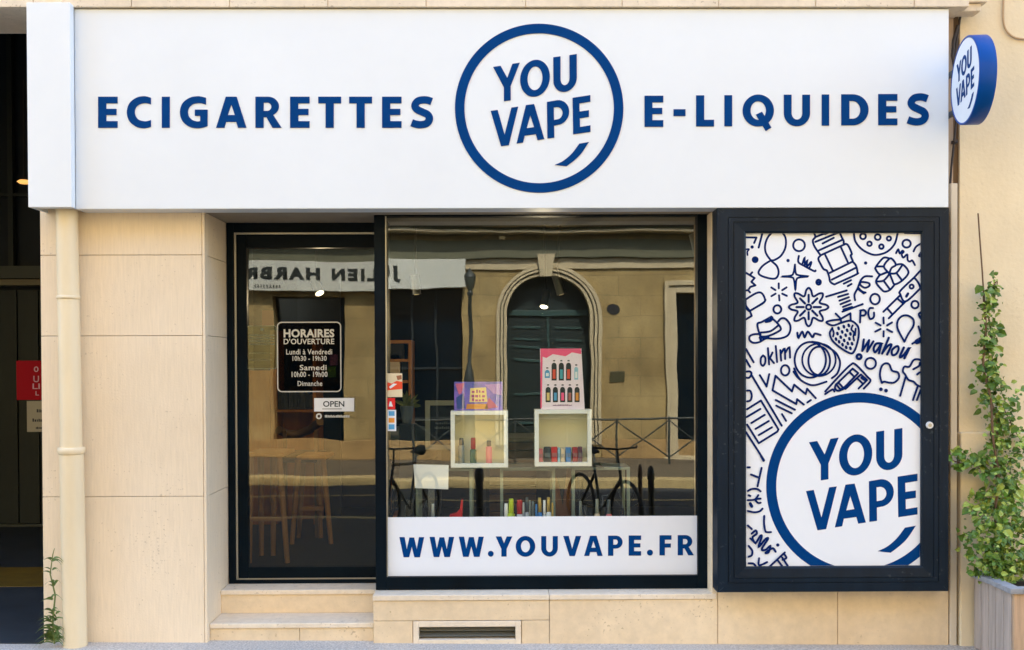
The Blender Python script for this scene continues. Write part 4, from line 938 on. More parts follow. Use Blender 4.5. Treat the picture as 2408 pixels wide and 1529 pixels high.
# coloured goods
PINK = mat('pink_plastic', (.75, .20, .22, 1), .35); GREYP = mat('grey_cap', (.08, .10, .11, 1), .4); GRN = mat('olive_green_glass', (.10, .15, .07, 1), .25); REDC = mat('red_cap', (.5, .05, .03, 1), .4)
CLR = mat('smoky_grey_plastic', (.22, .25, .23, 1), .3); LIME = mat('lime_plastic', (.55, .70, .02, 1), .4); GOLD = mat('gold_metal', (.65, .45, .12, 1), .35, metal=.5); SILV = mat('silver_metal', (.5, .55, .6, 1), .3, metal=.5)
BLU = mat('blue_plastic', (.05, .22, .55, 1), .4); RDP = mat('red_plastic', (.55, .01, .015, 1), .4); MAG = mat('magenta_plastic', (.55, .02, .12, 1), .4); WHP = mat('white_plastic', (.90, .93, .97, 1), .4); LBL = mat('light_blue_plastic', (.30, .55, .70, 1), .4); BEIG = mat('beige_plastic', (.70, .55, .38, 1), .4); BRZ = mat('bronze_metal', (.35, .22, .12, 1), .4)
def bottle(x, yb, yt, Y, wd, mb_, mc, label, capf=.28, group=None, z=None, cat='bottle', name='bottle'):
    X = XX(x, Y); zt_ = ZZ(yt, Y); zb = z if z is not None else ZZ(yb, Y); H = zt_-zb; r = wd/400/2*(6+Y)/6
    t = thing(name, (X, Y, zb), label, cat, group)
    MB().lathe([(r*.9, 0), (r, .004), (r, H*(1-capf)-.006), (r*.55, H*(1-capf))], (X, Y, zb), 16).build('body', mb_, t)
    MB().lathe([(r*.62, H*(1-capf)+.0005), (r*.75, H*(1-capf)+.004), (r*.7, H*.93), (r*.62, H)], (X, Y, zb), 16).build('cap', mc, t)
zc = ca[2]
bottle(1084, 0, 1030, .49, 15, CLR, GREYP, 'smoky grey bottle at the left of the first white cube', z=zc)
bottle(1112, 0, 1029, .48, 16, GRN, REDC, 'green bottle with a red cap in the middle of the first white cube', .45, z=zc)
bottle(1149, 0, 1036, .47, 15, PINK, GREYP, 'pink bottle with a grey cap at the right of the first white cube', .25, z=zc)
zc = cb_[2]
for x0, x1, yt, m_, lb in ((1266, 1276, 1056, PINK, 'pink'), (1279, 1295, 1052, mat('black_box', (.02, .018, .03, 1), .5), 'black'), (1296, 1310, 1052, RDP, 'bright red'), (1311, 1317, 1054, LBL, 'pale blue'), (1318, 1328, 1056, BEIG, 'beige'),
                           (1330, 1342, 1053, BLU, 'blue'), (1346, 1358, 1053, mat('dark_red_box', (.35, .01, .02, 1), .5), 'dark red'), (1359, 1369, 1052, mat('navy_red_box', (.10, .02, .06, 1), .5), 'plum coloured')):
    Y = .47; a, c = XX(x0, Y), XX(x1, Y); t = thing('small_box', ((a+c)/2, Y, zc), lb+' small device box in the row inside the second white cube', 'box', 'device boxes in the cube')
    zt_ = ZZ(yt, Y); MB().box(a, Y, zc, c, Y+.05, zt_, .004).build('body', m_, t)
    MB().box(a+.003, Y-.0015, zc+(zt_-zc)*.35, c-.003, Y-.0002, zc+(zt_-zc)*.62).build('label_band', mat('box_label_'+lb.split()[0], tuple(min(.8, v_*.5+.12) for v_ in m_.node_tree.nodes['Principled BSDF'].inputs[0].default_value[:3])+(1,), .5), t)
# devices on the deck
YV = .34; G = 'small devices standing behind the banner'
for x, yt, wd, mb1, mc, lb in ((1016, 1184, 12, BLU, SILV, 'blue slim device standing alone at the left of the window'), (1189, 1184, 13, MAG, WHP, 'magenta device left of the lime green one'), (1201, 1173, 17, LIME, LIME, 'lime green device in the row above the banner'),
        (1221, 1176, 20, WHP, RDP, 'white and red wide device right of the lime green one'), (1238, 1170, 11, SILV, GREYP, 'tall silver device in the row above the banner'), (1252, 1180, 9, CLR, CLR, 'smoky clear device between the silver and gold ones'),
        (1268, 1171, 12, BLU, GOLD, 'blue device with a gold top in the row above the banner'), (1279, 1177, 9, SILV, WHP, 'small pale device between the two gold topped ones'), (1289, 1170, 12, WHP, GOLD, 'white device with a gold top at the right end of the row'),
        (1364, 1180, 10, GREYP, CLR, 'dark grey device behind the banner under the right table'), (1403, 1175, 13, BEIG, CLR, 'beige device with a smoky top right of the bag post'), (1431, 1177, 14, PINK, GREYP, 'salmon pink slim device near the right table leg'), (1463, 1196, 12, RDP, BLACK, 'short red and black device beside the right table leg')):
    bottle(x, 0, yt, YV, wd, mb1, mc, lb, .22, G, ZDK, 'device', 'vaping_device')
for x, yt, wd, mb1, mc, lb in ((1212, 1186, 7, PINK, BLACK, 'short pink device tucked behind the lime green one'), (1230, 1182, 8, RDP, SILV, 'thin red device with a silver tip beside the wide white one'), (1245, 1177, 7, WHP, CLR, 'thin white device right of the tall silver one'),
        (1260, 1186, 7, BLACK, BLU, 'low black device with a blue tip left of the gold topped one'), (1298, 1183, 7, BRZ, GOLD, 'thin bronze device at the very right of the row'), (1377, 1190, 8, SILV, BLACK, 'low silver device between the dark grey and beige ones')):
    bottle(x, 0, yt, YV-.04, wd, mb1, mc, lb, .3, G, ZDK, 'device', 'vaping_device')
t = thing('red_stand', (XX(1070, YV), YV, ZDK), 'low red angled stand behind the banner at the left of the window', 'stand')
MB().poly([(XX(x, YV), ZZ(y, YV)) for x, y in ((1054, 1225), (1056, 1210), (1072, 1206), (1080, 1197), (1083, 1175), (1087, 1177), (1086, 1205), (1085, 1225))], YV, YV+.05).build('body', RDP, t)
# purple box and pink poster
Y = .44; A, B = U(1068, 965, Y), U(1182, 898, Y)
t = thing('purple_box', ((A.x+B.x)/2, Y, A.z), 'purple and blue printed box with a yellow emblem standing on the left white cube', 'box')
zt0 = ca[3]+.0005
MB().box(A.x, Y, zt0, B.x, Y+.07, B.z, .003).build('body', mat('purple_print', (.26, .14, .70, 1), .4, .6, (14, 14, 14), c2=(.05, .11, .42, 1)), t)
pq = P(Y-.002)
for pts, m_, y_ in (([(1071, 903), (1092, 901), (1085, 925), (1079, 928)], mat('rose_print', (.72, .16, .33, 1), .5), 0), ([(1140, 905), (1178, 902), (1180, 930), (1160, 925)], mat('lilac_print', (.50, .28, .72, 1), .5), 0), ([(1150, 935), (1172, 958), (1140, 962)], mat('rose_print2', (.6, .08, .25, 1), .5), 0),
                    ([(1098, 950), (1146, 950), (1148, 962), (1096, 962)], ORNG, 0), ([(1106, 913), (1143, 911), (1146, 945), (1104, 946)], mat('gold_print', (.95, .72, .30, 1), .5), .0004), ([(1073, 935), (1090, 925), (1094, 960), (1075, 962)], mat('deep_blue_print', (.03, .08, .35, 1), .5), .0)):
    MB().poly([pq(*p) for p in pts], Y-.002-y_, Y-.0004).build('print', m_, t)
mb = MB()
for i in range(3):
    xk_ = 1108+random.uniform(0, 3)
    while xk_ < 1140:
        wv = random.uniform(3, 7); A_, B_ = pq(xk_, 924+i*10+random.uniform(-1, 1)), pq(min(1142, xk_+wv), 918+i*10+random.uniform(-1.5, 1.5)); mb.box(A_[0], Y-.003, A_[1], B_[0], Y-.0025, B_[1]); xk_ += wv+random.uniform(2, 4)
mb.build('print', mat('magenta_emblem', (.45, .05, .25, 1), .5), t)
Y = .445; t = thing('pink_poster', (XX(1322, Y), Y, ZZ(963, Y)), 'pink and white card with two rows of small bottles standing on the right white cube', 'poster')
pq = P(Y); z0_ = cb_[3]+.0005
crd = [pq(1272, 962), pq(1375, 962), pq(1367, 820), pq(1270, 820)]; crd[0] = (crd[0][0], z0_); crd[1] = (crd[1][0], z0_)
MB().poly(crd, Y, Y+.012).build('card', mat('pale_pink_card', (.95, .80, .92, 1), .5), t)
pq = P(Y-.001); PK = mat('hot_pink_print', (.95, .09, .25, 1), .5)
MB().poly([pq(*p) for p in ((1271, 820), (1366, 820), (1367, 833), (1345, 829), (1330, 838), (1300, 833), (1285, 842), (1276, 839), (1274, 960), (1271, 960))], Y-.0012, Y-.0002).build('print', PK, t)
def mini(x, yt, yb, wd, m1, m2):
    mb = MB(); n = 10
    o = [(x-wd/2, yb), (x-wd/2, yt+wd*.6)]+[(x-wd/2*math.cos(math.pi*i/n), yt+wd*.6-wd*.6*math.sin(math.pi*i/n)) for i in range(1, n)]+[(x+wd/2, yt+wd*.6), (x+wd/2, yb)]
    mb.poly([pq(*p) for p in o], Y-.0012, Y-.0002); mb.build('bottle_print', m1, t)
    MB().poly([pq(*p) for p in ((x-wd*.28, yb-4), (x-wd*.28, yt+(yb-yt)*.38), (x+wd*.28, yt+(yb-yt)*.38), (x+wd*.28, yb-4))], Y-.0018, Y-.0013).build('bottle_print', m2, t)
    MB().poly([pq(x+dx, y) for dx, y in ((-2.5, yt-3), (-2.5, yt-6), (2.5, yt-6), (2.5, yt-3))], Y-.0012, Y-.0002).build('bottle_print', BLACK, t)
TEAL = mat('teal_print', (.05, .35, .42, 1), .5); YLW = mat('yellow_print', (.75, .55, .18, 1), .5)
for x, m_ in ((1303, ORED), (1320, TEAL), (1337, ORED)): mini(x, 853, 895, 12, BLACK, m_)
mini(1287, 870, 889, 12, SKYB, WHITE2); mini(1355, 863, 893, 9, LBL, WHITE2)
for x, m_ in ((1289, YLW), (1306, SKYB), (1323, PK), (1340, mat('brown_red_print', (.4, .12, .10, 1), .5)), (1357, ORNG)): mini(x, 910, 946, 12, BLACK, m_)
mb = MB(); marks(mb, 1300, 1345, 951, 955, Y-.0002, pq, 12); mb.build('print', mat('plum_print', (.3, .15, .25, 1), .5), t)
# white paper leaning in the window
Y = .37; t = thing('white_paper', (XX(1012, Y), Y, ZDK), 'blank white sheet standing on a clip stand at the left of the window', 'paper')
pq = P(Y); MB().poly([pq(*p) for p in ((976, 1148), (1054, 1151), (1055, 1094), (972, 1092))], Y, Y+.004).build('sheet', WHP, t)
A = pq(1014, 1149); MB().box(A[0]-.02, Y+.005, ZDK, A[0]+.02, Y+.03, A[1]+.05, .002).build('stand', GREY, t)
# framed board behind the left cube
Y = 1.3; pq = P(Y); t = thing('framed_board', (XX(1040, Y), Y, IZ), 'dark board in a pale frame standing behind the left white cube', 'board')
A, B = pq(1000, 1058), pq(1085, 942); frame_mb(MB(), A[0], A[1], B[0], B[1], .035, .035, .035, .035, Y, Y+.03, .003).build('frame', mat('pale_frame', (.30, .32, .27, 1), .5), t)
box('panel', IDARK, t, A[0]+.03, Y+.01, A[1]+.03, B[0]-.03, Y+.02, B[1]-.03)
mb = MB(); C1, C2 = pq(1022, 1000), pq(1060, 992); marks(mb, 1024, 1060, 993, 998, Y+.01, pq, 6); marks(mb, 1022, 1064, 1003, 1009, Y+.01, pq, 8); mb.build('print', mat('board_print', (.12, .14, .13, 1), .5), t)
for dx in (.1, .5): MB().box(A[0]+dx*.8, Y+.031, IZ, A[0]+dx*.8+.03, Y+.06, A[1]+.1).build('leg', BLACK, t)
# office chair
Y = 1.6; A = U(963, 1070, Y); t = thing('tub_chair', (A.x, Y, IZ), 'dark rounded tub chair seen low at the left of the shop window', 'chair')
mb = MB(); mb.lathe([(.05, -.05), (.20, -.02), (.235, .06), (.23, .14), (.17, .20), (.05, .22)], (A.x, Y, A.z), 24); mb.build('backrest', mat('chair_shell', (.020, .038, .045, 1), .5), t)
mb = MB(); mb.lathe([(.20, 0), (.22, .02), (.22, .05), (.19, .07)], (A.x, Y, A.z-.14), 24); mb.build('seat', BLACK, t)
for i in range(4):
    a = i*math.pi/2+.6; MB().tube([(A.x+.05*math.cos(a), Y+.05*math.sin(a), A.z-.14), (A.x+.25*math.cos(a), Y+.25*math.sin(a), IZ)], .014, 8).build('leg', BLACK, t)
# counter with wood slats, back shelving
Y = 2.2; t = thing('wooden_counter', (XX(1220, Y), Y, IZ), 'slatted brown wooden counter seen between the two white cubes', 'counter')
mb = MB(); xa, xb = XX(1150, Y), XX(1260, Y); zt_ = ZZ(1022, Y); kz = IZ
while kz+.07 < zt_: mb.box(xa, Y, kz, xb, Y+.5, kz+.062, .004); kz += .07
mb.build('slats', mat('counter_wood', (.10, .055, .022, 1), .5, .3, (2, 20, 20)), t); box('top', mat('counter_top', (.16, .15, .11, 1), .4), t, xa-.03, Y-.03, kz, xb+.03, Y+.55, kz+.03)
Y = 3.2; t = thing('wall_shelf_unit', (XX(935, Y), Y, IZ), 'small brown shelf unit with pale boxes at the left edge of the shop window', 'shelf')
A, B = P(Y)(905, 1215), P(Y)(968, 800)
mb = frame_mb(MB(), A[0], IZ, B[0], B[1], .03, .03, .03, .03, Y, Y+.3, .002)
for z in (ZZ(900, Y), ZZ(850, Y)): mb.box(A[0]+.03, Y+.01, z, B[0]-.03, Y+.29, z+.025)
mb.build('carcass', OAKD, t)
for (x0, y0, x1, y1, cl) in ((914, 835, 940, 896, BEIG), (944, 850, 958, 896, IDARK), (916, 805, 950, 846, BLACK)):
    A, B = P(Y)(x0, y1), P(Y)(x1, y0); t2 = thing('stock_box', ((A[0]+B[0])/2, Y+.1, A[1]), {835: 'beige stock box on the shelf unit at the left of the window', 850: 'dark upright stock box beside the beige one on the shelf unit', 805: 'black stock box on the top shelf of the unit at the left'}[y0], 'box')
    MB().box(A[0], Y+.02, A[1], B[0], Y+.2, B[1], .003).build('body', cl, t2)
# indoor plant
Y = .9; A = U(957, 955, Y); t = thing('potted_plant', (A.x, Y, A.z-.1), 'small yellowish green pot plant near the stickers inside the window', 'plant'); mb = MB(); mb.norecalc = 1
for i in range(16):
    a = random.uniform(-1.2, 1.6); leaf(mb, A+Vector((0, 0, 0)), random.uniform(.06, .12), .025, Vector((math.sin(a), random.uniform(-.5, .5), math.cos(a))), Vector((0, -1, .2)))
mb.build('foliage', PLANT, t); MB().lathe([(.03, -.12), (.045, -.02), (.047, 0)], A, 16).build('pot', GREYP, t)
MB().box(A.x-.05, Y-.05, IZ, A.x+.05, Y+.05, A.z-.121, .004).build('pedestal', IDARK, t)
# hanging leather bag post
Y = .62; A = U(1322, 1100, Y); t = thing('leather_bag', (A.x, Y, ZDK), 'brown leather bag with a dark flap hanging behind the second table', 'bag')
mb = MB(); mb.box(A.x-.06, Y, A.z-.34, A.x+.06, Y+.06, A.z-.0, .012); mb.build('body', mat('brown_leather', (.13, .045, .012, 1), .5, .3, (10, 10, 4)), t)
mb = MB(); mb.poly([(A.x-.055, A.z), (A.x+.03, A.z), (A.x+.02, A.z-.10), (A.x-.0, A.z-.24), (A.x-.02, A.z-.12)], Y-.012, Y-.001); mb.build('flap', BLACK, t)

# ---- behind the door
Y = 2.9; t = thing('wooden_bookcase', (XX(660, Y), Y, IZ), 'orange brown wooden bookcase behind the left half of the door glass', 'bookcase')
A, B = P(Y)(575, 1100), P(Y)(742, 700)
mb = MB(); mb.box(A[0], Y, IZ, XX(634, Y), Y+.35, ZZ(870, Y)); mb.box(XX(634, Y)+.001, Y+.02, IZ, XX(648, Y), Y+.35, ZZ(775, Y)); mb.box(XX(735, Y), Y, IZ, B[0], Y+.35, ZZ(775, Y)); mb.box(XX(634, Y), Y+.02, ZZ(968, Y), B[0], Y+.35, ZZ(962, Y)); mb.box(XX(634, Y), Y+.3, IZ, B[0], Y+.33, ZZ(968, Y)); mb.build('carcass', OAKD, t)
mb = MB()
xx = XX(650, Y)
while xx < XX(732, Y): 
    wv = random.uniform(.02, .05); mb.box(xx, Y+.05, ZZ(961, Y), xx+wv*.9, Y+.25, ZZ(random.uniform(905, 930), Y)); xx += wv
mb.build('folders', mat('folder_dark', (.05, .05, .04, 1), .6, .6, (9, 9, 9)), t)
Y = 2.6; 
for x0, y0, x1, y1, m_, lb in ((775, 833, 794, 860, mat('violet_card', (.16, .07, .28, 1), .6), 'violet card seen at the right edge of the opening hours decal'), (770, 862, 790, 888, mat('green_card', (.05, .20, .02, 1), .6), 'green card right below the violet card behind the door glass'), (616, 730, 642, 772, mat('pink_brown_card', (.22, .09, .07, 1), .6), 'dusky pink picture on the wall behind the door glass')):
    A, B = P(Y)(x0, y1), P(Y)(x1, y0); t = thing('wall_card', ((A[0]+B[0])/2, Y, A[1]), lb, 'card'); MB().box(A[0], Y, A[1], B[0], Y+.02, B[1], .003).build('sheet', m_, t)
    box('mount', BLACK, t, (A[0]+B[0])/2-.01, Y+.021, A[1]+.02, (A[0]+B[0])/2+.01, Y+.045, B[1]-.02)
mb = MB().box(XX(700, 3.4), 3.4, IZ, XX(800, 3.4), 3.45, ZZ(640, 3.4)); t = thing('partition_screen', (XX(750, 3.4), 3.4, IZ), 'dark blue partition screen behind the cards seen through the door glass', 'partition'); mb.build('panel', IDARK, t)
def stool(legs, seat_y, x0, x1, Y, label):
    t = thing('bar_stool', (XX((x0+x1)/2, Y), Y, IZ), label, 'stool', 'light wooden stools behind the door')
    a, c, z = XX(x0, Y), XX(x1, Y), ZZ(seat_y, Y)
    MB().box(a, Y-.02, z-.03, c, Y+.36, z, .008).build('seat', OAK, t)
    for (xt, xb_, dy) in legs:
        X0, X1 = XX(xt, Y+dy), XX(xb_, Y+dy); MB().tube([(X0, Y+dy, z-.031), (X1, Y+dy, IZ)], [.024, .018], 8).build('leg', OAK, t)
    zm = IZ+(z-IZ)*.38; MB().box(a+.02, Y+.0, zm, c-.03, Y+.025, zm+.03, .003).build('footrest', OAK, t)
stool(((588, 583, .02), (655, 673, .02), (612, 612, .3), (641, 640, .3)), 1062, 578, 668, 1.15, 'nearer light wooden stool at the left behind the door glass')
stool(((700, 684, .02), (758, 776, .02), (712, 700, .3), (745, 752, .3)), 1070, 696, 766, 1.9, 'farther light wooden stool in the middle behind the door glass')
t = thing('curved_chair', (XX(715, 2.2), 2.2, IZ), 'dark chair with a curved wooden backrest behind the door glass', 'chair')
pts = [U(x, y, 2.2+.25*math.sin((x-640)/120*math.pi)) for x, y in ((655, 1012), (680, 1022), (705, 1020), (730, 1010), (752, 992))]; MB().tube(pts, .035, 8).build('backrest', mat('dull_oak', (.16, .09, .03, 1), .5), t)
MB().box(XX(665, 2.2), 2.15, ZZ(1085, 2.2), XX(745, 2.2), 2.6, ZZ(1065, 2.2), .01).build('seat', BLACK, t)
for x in (668, 742): MB().box(XX(x, 2.2)-.015, 2.2, IZ, XX(x, 2.2)+.015, 2.23, ZZ(1010, 2.2), .002).build('leg', mat('dull_oak', (0, 0, 0, 1)), t)
# track spotlights
def spot(x, y, Y, tilt, label, on=True, pw_=1.7):
    p = U(x, y, Y); t = thing('spotlight', (p.x, Y, 2.95), label, 'spotlight', 'ceiling spotlights in the shop')
    d = Vector((math.sin(tilt), -.45 if on else .1, -math.cos(tilt))).normalized()
    MB().cyl(p, p-d*.15, .034, .030, 20).build('barrel', GREY, t)
    MB().cyl(p+d*.004, p+d*.0005, .018, .018, 20).build('lens', SPOTE if on else mat('dim_lens', (.5, .42, .25, 1), .4, emit=((1, .7, .35, 1), .08)), t)
    if on:
        l_ = bpy.data.lights.new('spotlight_beam', 'POINT'); l_.energy = pw_; l_.color = (1, .80, .55); l_.shadow_soft_size = .004
        lo = bpy.data.objects.new('spotlight_beam', l_); col.objects.link(lo); lo.location = p+d*.06
        lo.rotation_euler = (-d).to_track_quat('Z', 'Y').to_euler(); lo.parent = t; lo.matrix_parent_inverse = t.matrix_basis.inverted()
    MB().tube([p-d*.10, p-d*.10+Vector((0, 0, .06)), (p.x, Y, 2.94)], .008, 6).build('stem', BLACK, t)
spot(752, 690, 1.6, .45, 'small glowing spotlight seen through the top of the door glass')
spot(980, 692, 1.9, .1, 'dim spotlight hanging at the upper left of the window', False)
spot(1279, 722, 2.3, -.2, 'brightly glowing spotlight in front of the arched doorway')
spot(1320, 692, 1.5, .3, 'grey spotlight tilted to the right, upper right of the bright one', False)
spot(1642, 596, 1.5, .3, 'grey spotlight in the top right corner of the shop window', False)
t = thing('light_track', (.2, 1.7, 2.94), 'black ceiling track over the spotlights inside the shop', 'track'); MB().box(-1.6, 1.55, 2.925, 2.2, 1.59, 2.949).build('rail', BLACK, t)

# ================================================================== ACROSS THE STREET (seen in the glass)
YO = -14.6
op = thing('opposite_building', (0, YO, 0), 'sunlit limestone house across the street with an arched doorway, mirrored in the shop window', 'building')
rx, rz = (lambda x: RX(x, YO)), (lambda y: RZ(y, YO))
acx, arr = rx(1290), abs(rx(1390)-rx(1190))/2
zsp = rz(745); 
wxa, wxb = rx(1592), rx(1592)+ 1.25; wza, wzb = rz(1072), rz(690)
if rx(1592) < rx(1190): wxa, wxb = rx(1592)-1.25, rx(1592)
# wall as a grid of blocks around the openings
lxa, lxb = sorted((rx(1087), rx(915)))
op_holes = [(acx-arr, 0, acx+arr, zsp+arr+.02), (wxa, wza, wxb, wzb), (lxa, 0.0, lxb+.0, rz(676))]
xsn = sorted(set([-22, 24]+[h_[0] for h_ in op_holes]+[h_[2] for h_ in op_holes]))
zsn = sorted(set([0, 12.5]+[h_[1] for h_ in op_holes]+[h_[3] for h_ in op_holes]))
# door side shop opening
dxa, dxb = sorted((rx(799), rx(625))); 
op_holes.append((dxa, 0.0, dxb, rz(690))); xsn = sorted(set(xsn+[dxa, dxb])); zsn = sorted(set(zsn+[rz(690)]))
mb = MB()
for a, c in zip(xsn, xsn[1:]):
    run = None
    for e, f in zip(zsn, zsn[1:]):
        inside = any(h_[0]-1e-4 <= a and c <= h_[2]+1e-4 and h_[1]-1e-4 <= e and f <= h_[3]+1e-4 for h_ in op_holes)
        if not inside: mb.box(a, YO-.5, e, c, YO, f)
arcp = [(acx+arr*math.cos(t*math.pi/24), zsp+arr*math.sin(t*math.pi/24)) for t in range(25)]
mb.poly(arcp+[(acx-arr, zsp+arr+.02), (acx+arr, zsp+arr+.02)], YO-.4, YO-.001)
mb.build('wall', OPP, op)
# arch surround: three stepped mouldings
def arch(ri, ro, y0, y1, name, m_):
    o = [(acx+ro, 0.3)]+[(acx+ro*math.cos(t*math.pi/32), zsp+ro*math.sin(t*math.pi/32)) for t in range(33)]+[(acx-ro, .3)]
    i_ = [(acx-ri, .3)]+[(acx-ri*math.cos(t*math.pi/32), zsp+ri*math.sin(t*math.pi/32)) for t in range(33)]+[(acx+ri, .3)]
    MB().poly(o+i_, y0, y1).build(name, m_, op)
arch(arr-.012, arr+.21, YO, YO+.02, 'arch_shade_backing', OPPD); arch(arr-.01, arr+.05, YO+.021, YO+.07, 'arch_moulding', OPPT); arch(arr+.072, arr+.115, YO+.021, YO+.11, 'arch_moulding', OPPT); arch(arr+.14, arr+.208, YO+.021, YO+.08, 'arch_moulding', OPPT)  # dark backing paints the shadow lines between the mouldings
ka, kb = sorted((rx(1305), rx(1265))); MB().poly([(ka, rz(598)), (kb, rz(598)), (kb-.05, rz(650)), (ka+.05, rz(650))], YO+.16, YO).build('keystone', OPPT, op)
dl = MB(); dl.box(acx-arr, YO-.36, 0, acx+arr, YO-.33, zsp+arr); dl = dl.build('door_leaf', GREEN, op)
mb = MB(); G2 = mat('green_moulding', (.018, .055, .052, 1), .5)
mb.box(acx-arr, YO-.329, rz(740), acx+arr, YO-.28, rz(728), .004); mb.box(acx-.02, YO-.329, 0, acx+.02, YO-.29, rz(740))
for s_ in (-1, 1):
    for y in (770, 800, 820, 850, 930, 1000): mb.box(acx+s_*arr*.5-.28, YO-.329, rz(y), acx+s_*arr*.5+.28, YO-.305, rz(y-5.5), .003)
mb.build('door_moulding', G2, op)
# right window
mb = frame_mb(MB(), wxa-.14, wza-.05, wxb+.14, wzb+.14, .14, .14, .14, .05, YO, YO+.06, .01); frame_mb(mb, wxa-.24, wza-.05, wxb+.24, wzb+.24, .095, .095, .095, .02, YO, YO+.10, .01); mb.build('window_surround', OPPT, op)
MB().box(-22, YO+.0005, 0, acx-arr-.22, YO+.05, rz(1035), .01).build('base_course', mat('opposite_base', (.36, .23, .09, 1), .85, .3, (2, 2, 2)), op)
MB().box(acx+arr+.22, YO+.0005, 0, 24, YO+.05, rz(1035), .01).build('base_course', MATS['opposite_base'], op)
MB().box(wxa, YO-.3, wza, wxb, YO-.27, wzb).build('window_pane', DKGL, op)
MB().box(wxa-.3, YO+.0, wza-.16, wxb+.3, YO+.16, wza-.055, .01).build('window_ledge', OPPT, op)
# left shopfront openings
mb = MB(); mb.box(lxa, YO-.35, 0, lxb, YO-.3, rz(676)); mb.box(dxa, YO-.35, 0, dxb, YO-.3, rz(690)); mb.build('shopfront_pane', DKGL, op)
mb = MB()
for y in (865, 985): mb.box(lxa, YO-.299, rz(y), lxb, YO-.26, rz(y-5))
for f in (.28, .62): mb.box(lxa+(lxb-lxa)*f, YO-.299, 0, lxa+(lxb-lxa)*f+.05, YO-.255, rz(680))
mb.build('shopfront_bar', mat('shopfront_slate', (.006, .013, .017, 1), .5), op)
# cornice
X0, X1 = -22, 24
def lev(ya, yb, pj, m_, nm='cornice'): MB().box(X0, YO+.001, rz(ya), X1, YO+pj, rz(yb)-.002, .006).build(nm, m_, op)
lev(632, 608, .05, OPPT, 'string_course'); lev(607, 566, .14, OPPD, 'frieze'); lev(552, 546, .42, OPPT); lev(545, 538, .34, OPPD); lev(537, 522, .52, mat('cornice_painted_sun', (.78, .62, .34, 1), .8), 'cornice'); lev(521, 506, .5, OPPD)  # bright tone paints sun on the cornice, dark tone paints shade on the frieze
dn0 = MB().box(-.06, YO+.141, rz(566), .06, YO+.26, rz(558), .004).build('dentil', MATS['cornice_painted_sun'], op)
sp_ = abs(rx(1240)-rx(1200))
for i in range(-16, 22):
    if i == 0: continue
    c = dn0.copy(); col.objects.link(c); c.parent = op; c.location = dn0.location+Vector((i*sp_, 0, 0))
mb = MB(); mb.box(X0, YO-.5, 12.5, X1, YO+.3, 12.7); mb.build('roof_edge', OPPT, op)
# vents / plaque
A = RF(1440, 727, YO); mb = MB(); mb.poly([(A.x+.13*x, A.z+.10*z) for x, z in ring_pts(1, 24)], YO+.012, YO); mb.build('oval_vent', BLACK, op)
A, B = RF(1434, 902, YO), RF(1470, 875, YO); MB().box(min(A.x, B.x), YO, A.z, max(A.x, B.x), YO+.02, B.z, .004).build('plaque', mat('plaque_bronze', (.05, .045, .015, 1), .5), op)
# neighbouring sign over the left shopfront
YN = YO+.25; sa, sb = sorted((RX(1094, YN), RX(560, YN))); sa2 = RX(1094, YN)
os_ = thing('opposite_shop_sign', ((sa+sb)/2, YN, RZ(676, YN)), 'long grey shop fascia sign across the street, its lettering mirrored in the glass', 'sign')
zs0, zs1 = RZ(677, YN), RZ(604, YN)
MB().box(sa, YO+.145, zs0, sb, YN, zs1, .01).build('panel', mat('grey_sign_panel', (.52, .53, .47, 1), .5, .1, (1, 1, 1)), os_)
mb = MB()
e0, e1 = RX(943, YN), RX(560, YN)   # J starts near x=943 and reads toward the left of the photo
L_, R2 = (e0, e1)
zt_a, zt_b = RZ(659, YN), RZ(620, YN)
text_mb(mb, "JULIEN HARBR", lambda p, y: Vector((L_+(R2-L_)*p[0], YN+.012, zt_a+(zt_b-zt_a)*p[1])), .055, spacing=1.3)
mb.build('lettering', mat('dark_green_letter', (.004, .009, .007, 1), .5), os_)
mb = MB()
for i in range(9):
    X = RX(642-i*7, YN); mb.box(X-.012, YN+.001, RZ(670, YN), X+.012, YN+.01, RZ(663, YN))
mb.build('small_print', mat('dark_green_letter', (0, 0, 0, 1)), os_)

# street lamp
YL = -12.2; p = lambda x: RX(x, YL); z = lambda y: RZ(y, YL)
X = p(1105); sl = thing('street_lamp', (X, YL, 0), 'old green cast iron street lamp across the street, mirrored left of the arch', 'street lamp')
zb_ = z(862); mb = MB(); mb.lathe([(.14, 0), (.14, .12), (.10, .2), (.095, zb_-.35), (.11, zb_-.25), (.08, zb_-.08), (.036, zb_+.08), (.030, z(700)), (.05, z(697)), (.055, z(690)), (.03, z(686))], (X, YL, 0), 20); mb.build('column', IRON, sl)
mb = MB(); mb.lathe([(.04, z(686)), (.09, z(670)), (.105, z(657)), (.11, z(652))], (X, YL, 0), 6); mb.build('lantern_glass', mat('lantern_grey', (.06, .07, .055, 1), .3), sl)
mb = MB(); mb.lathe([(.12, z(651)), (.09, z(642)), (.03, z(634)), (.012, z(628))], (X, YL, 0), 6); mb.build('lantern_cap', IRON, sl)

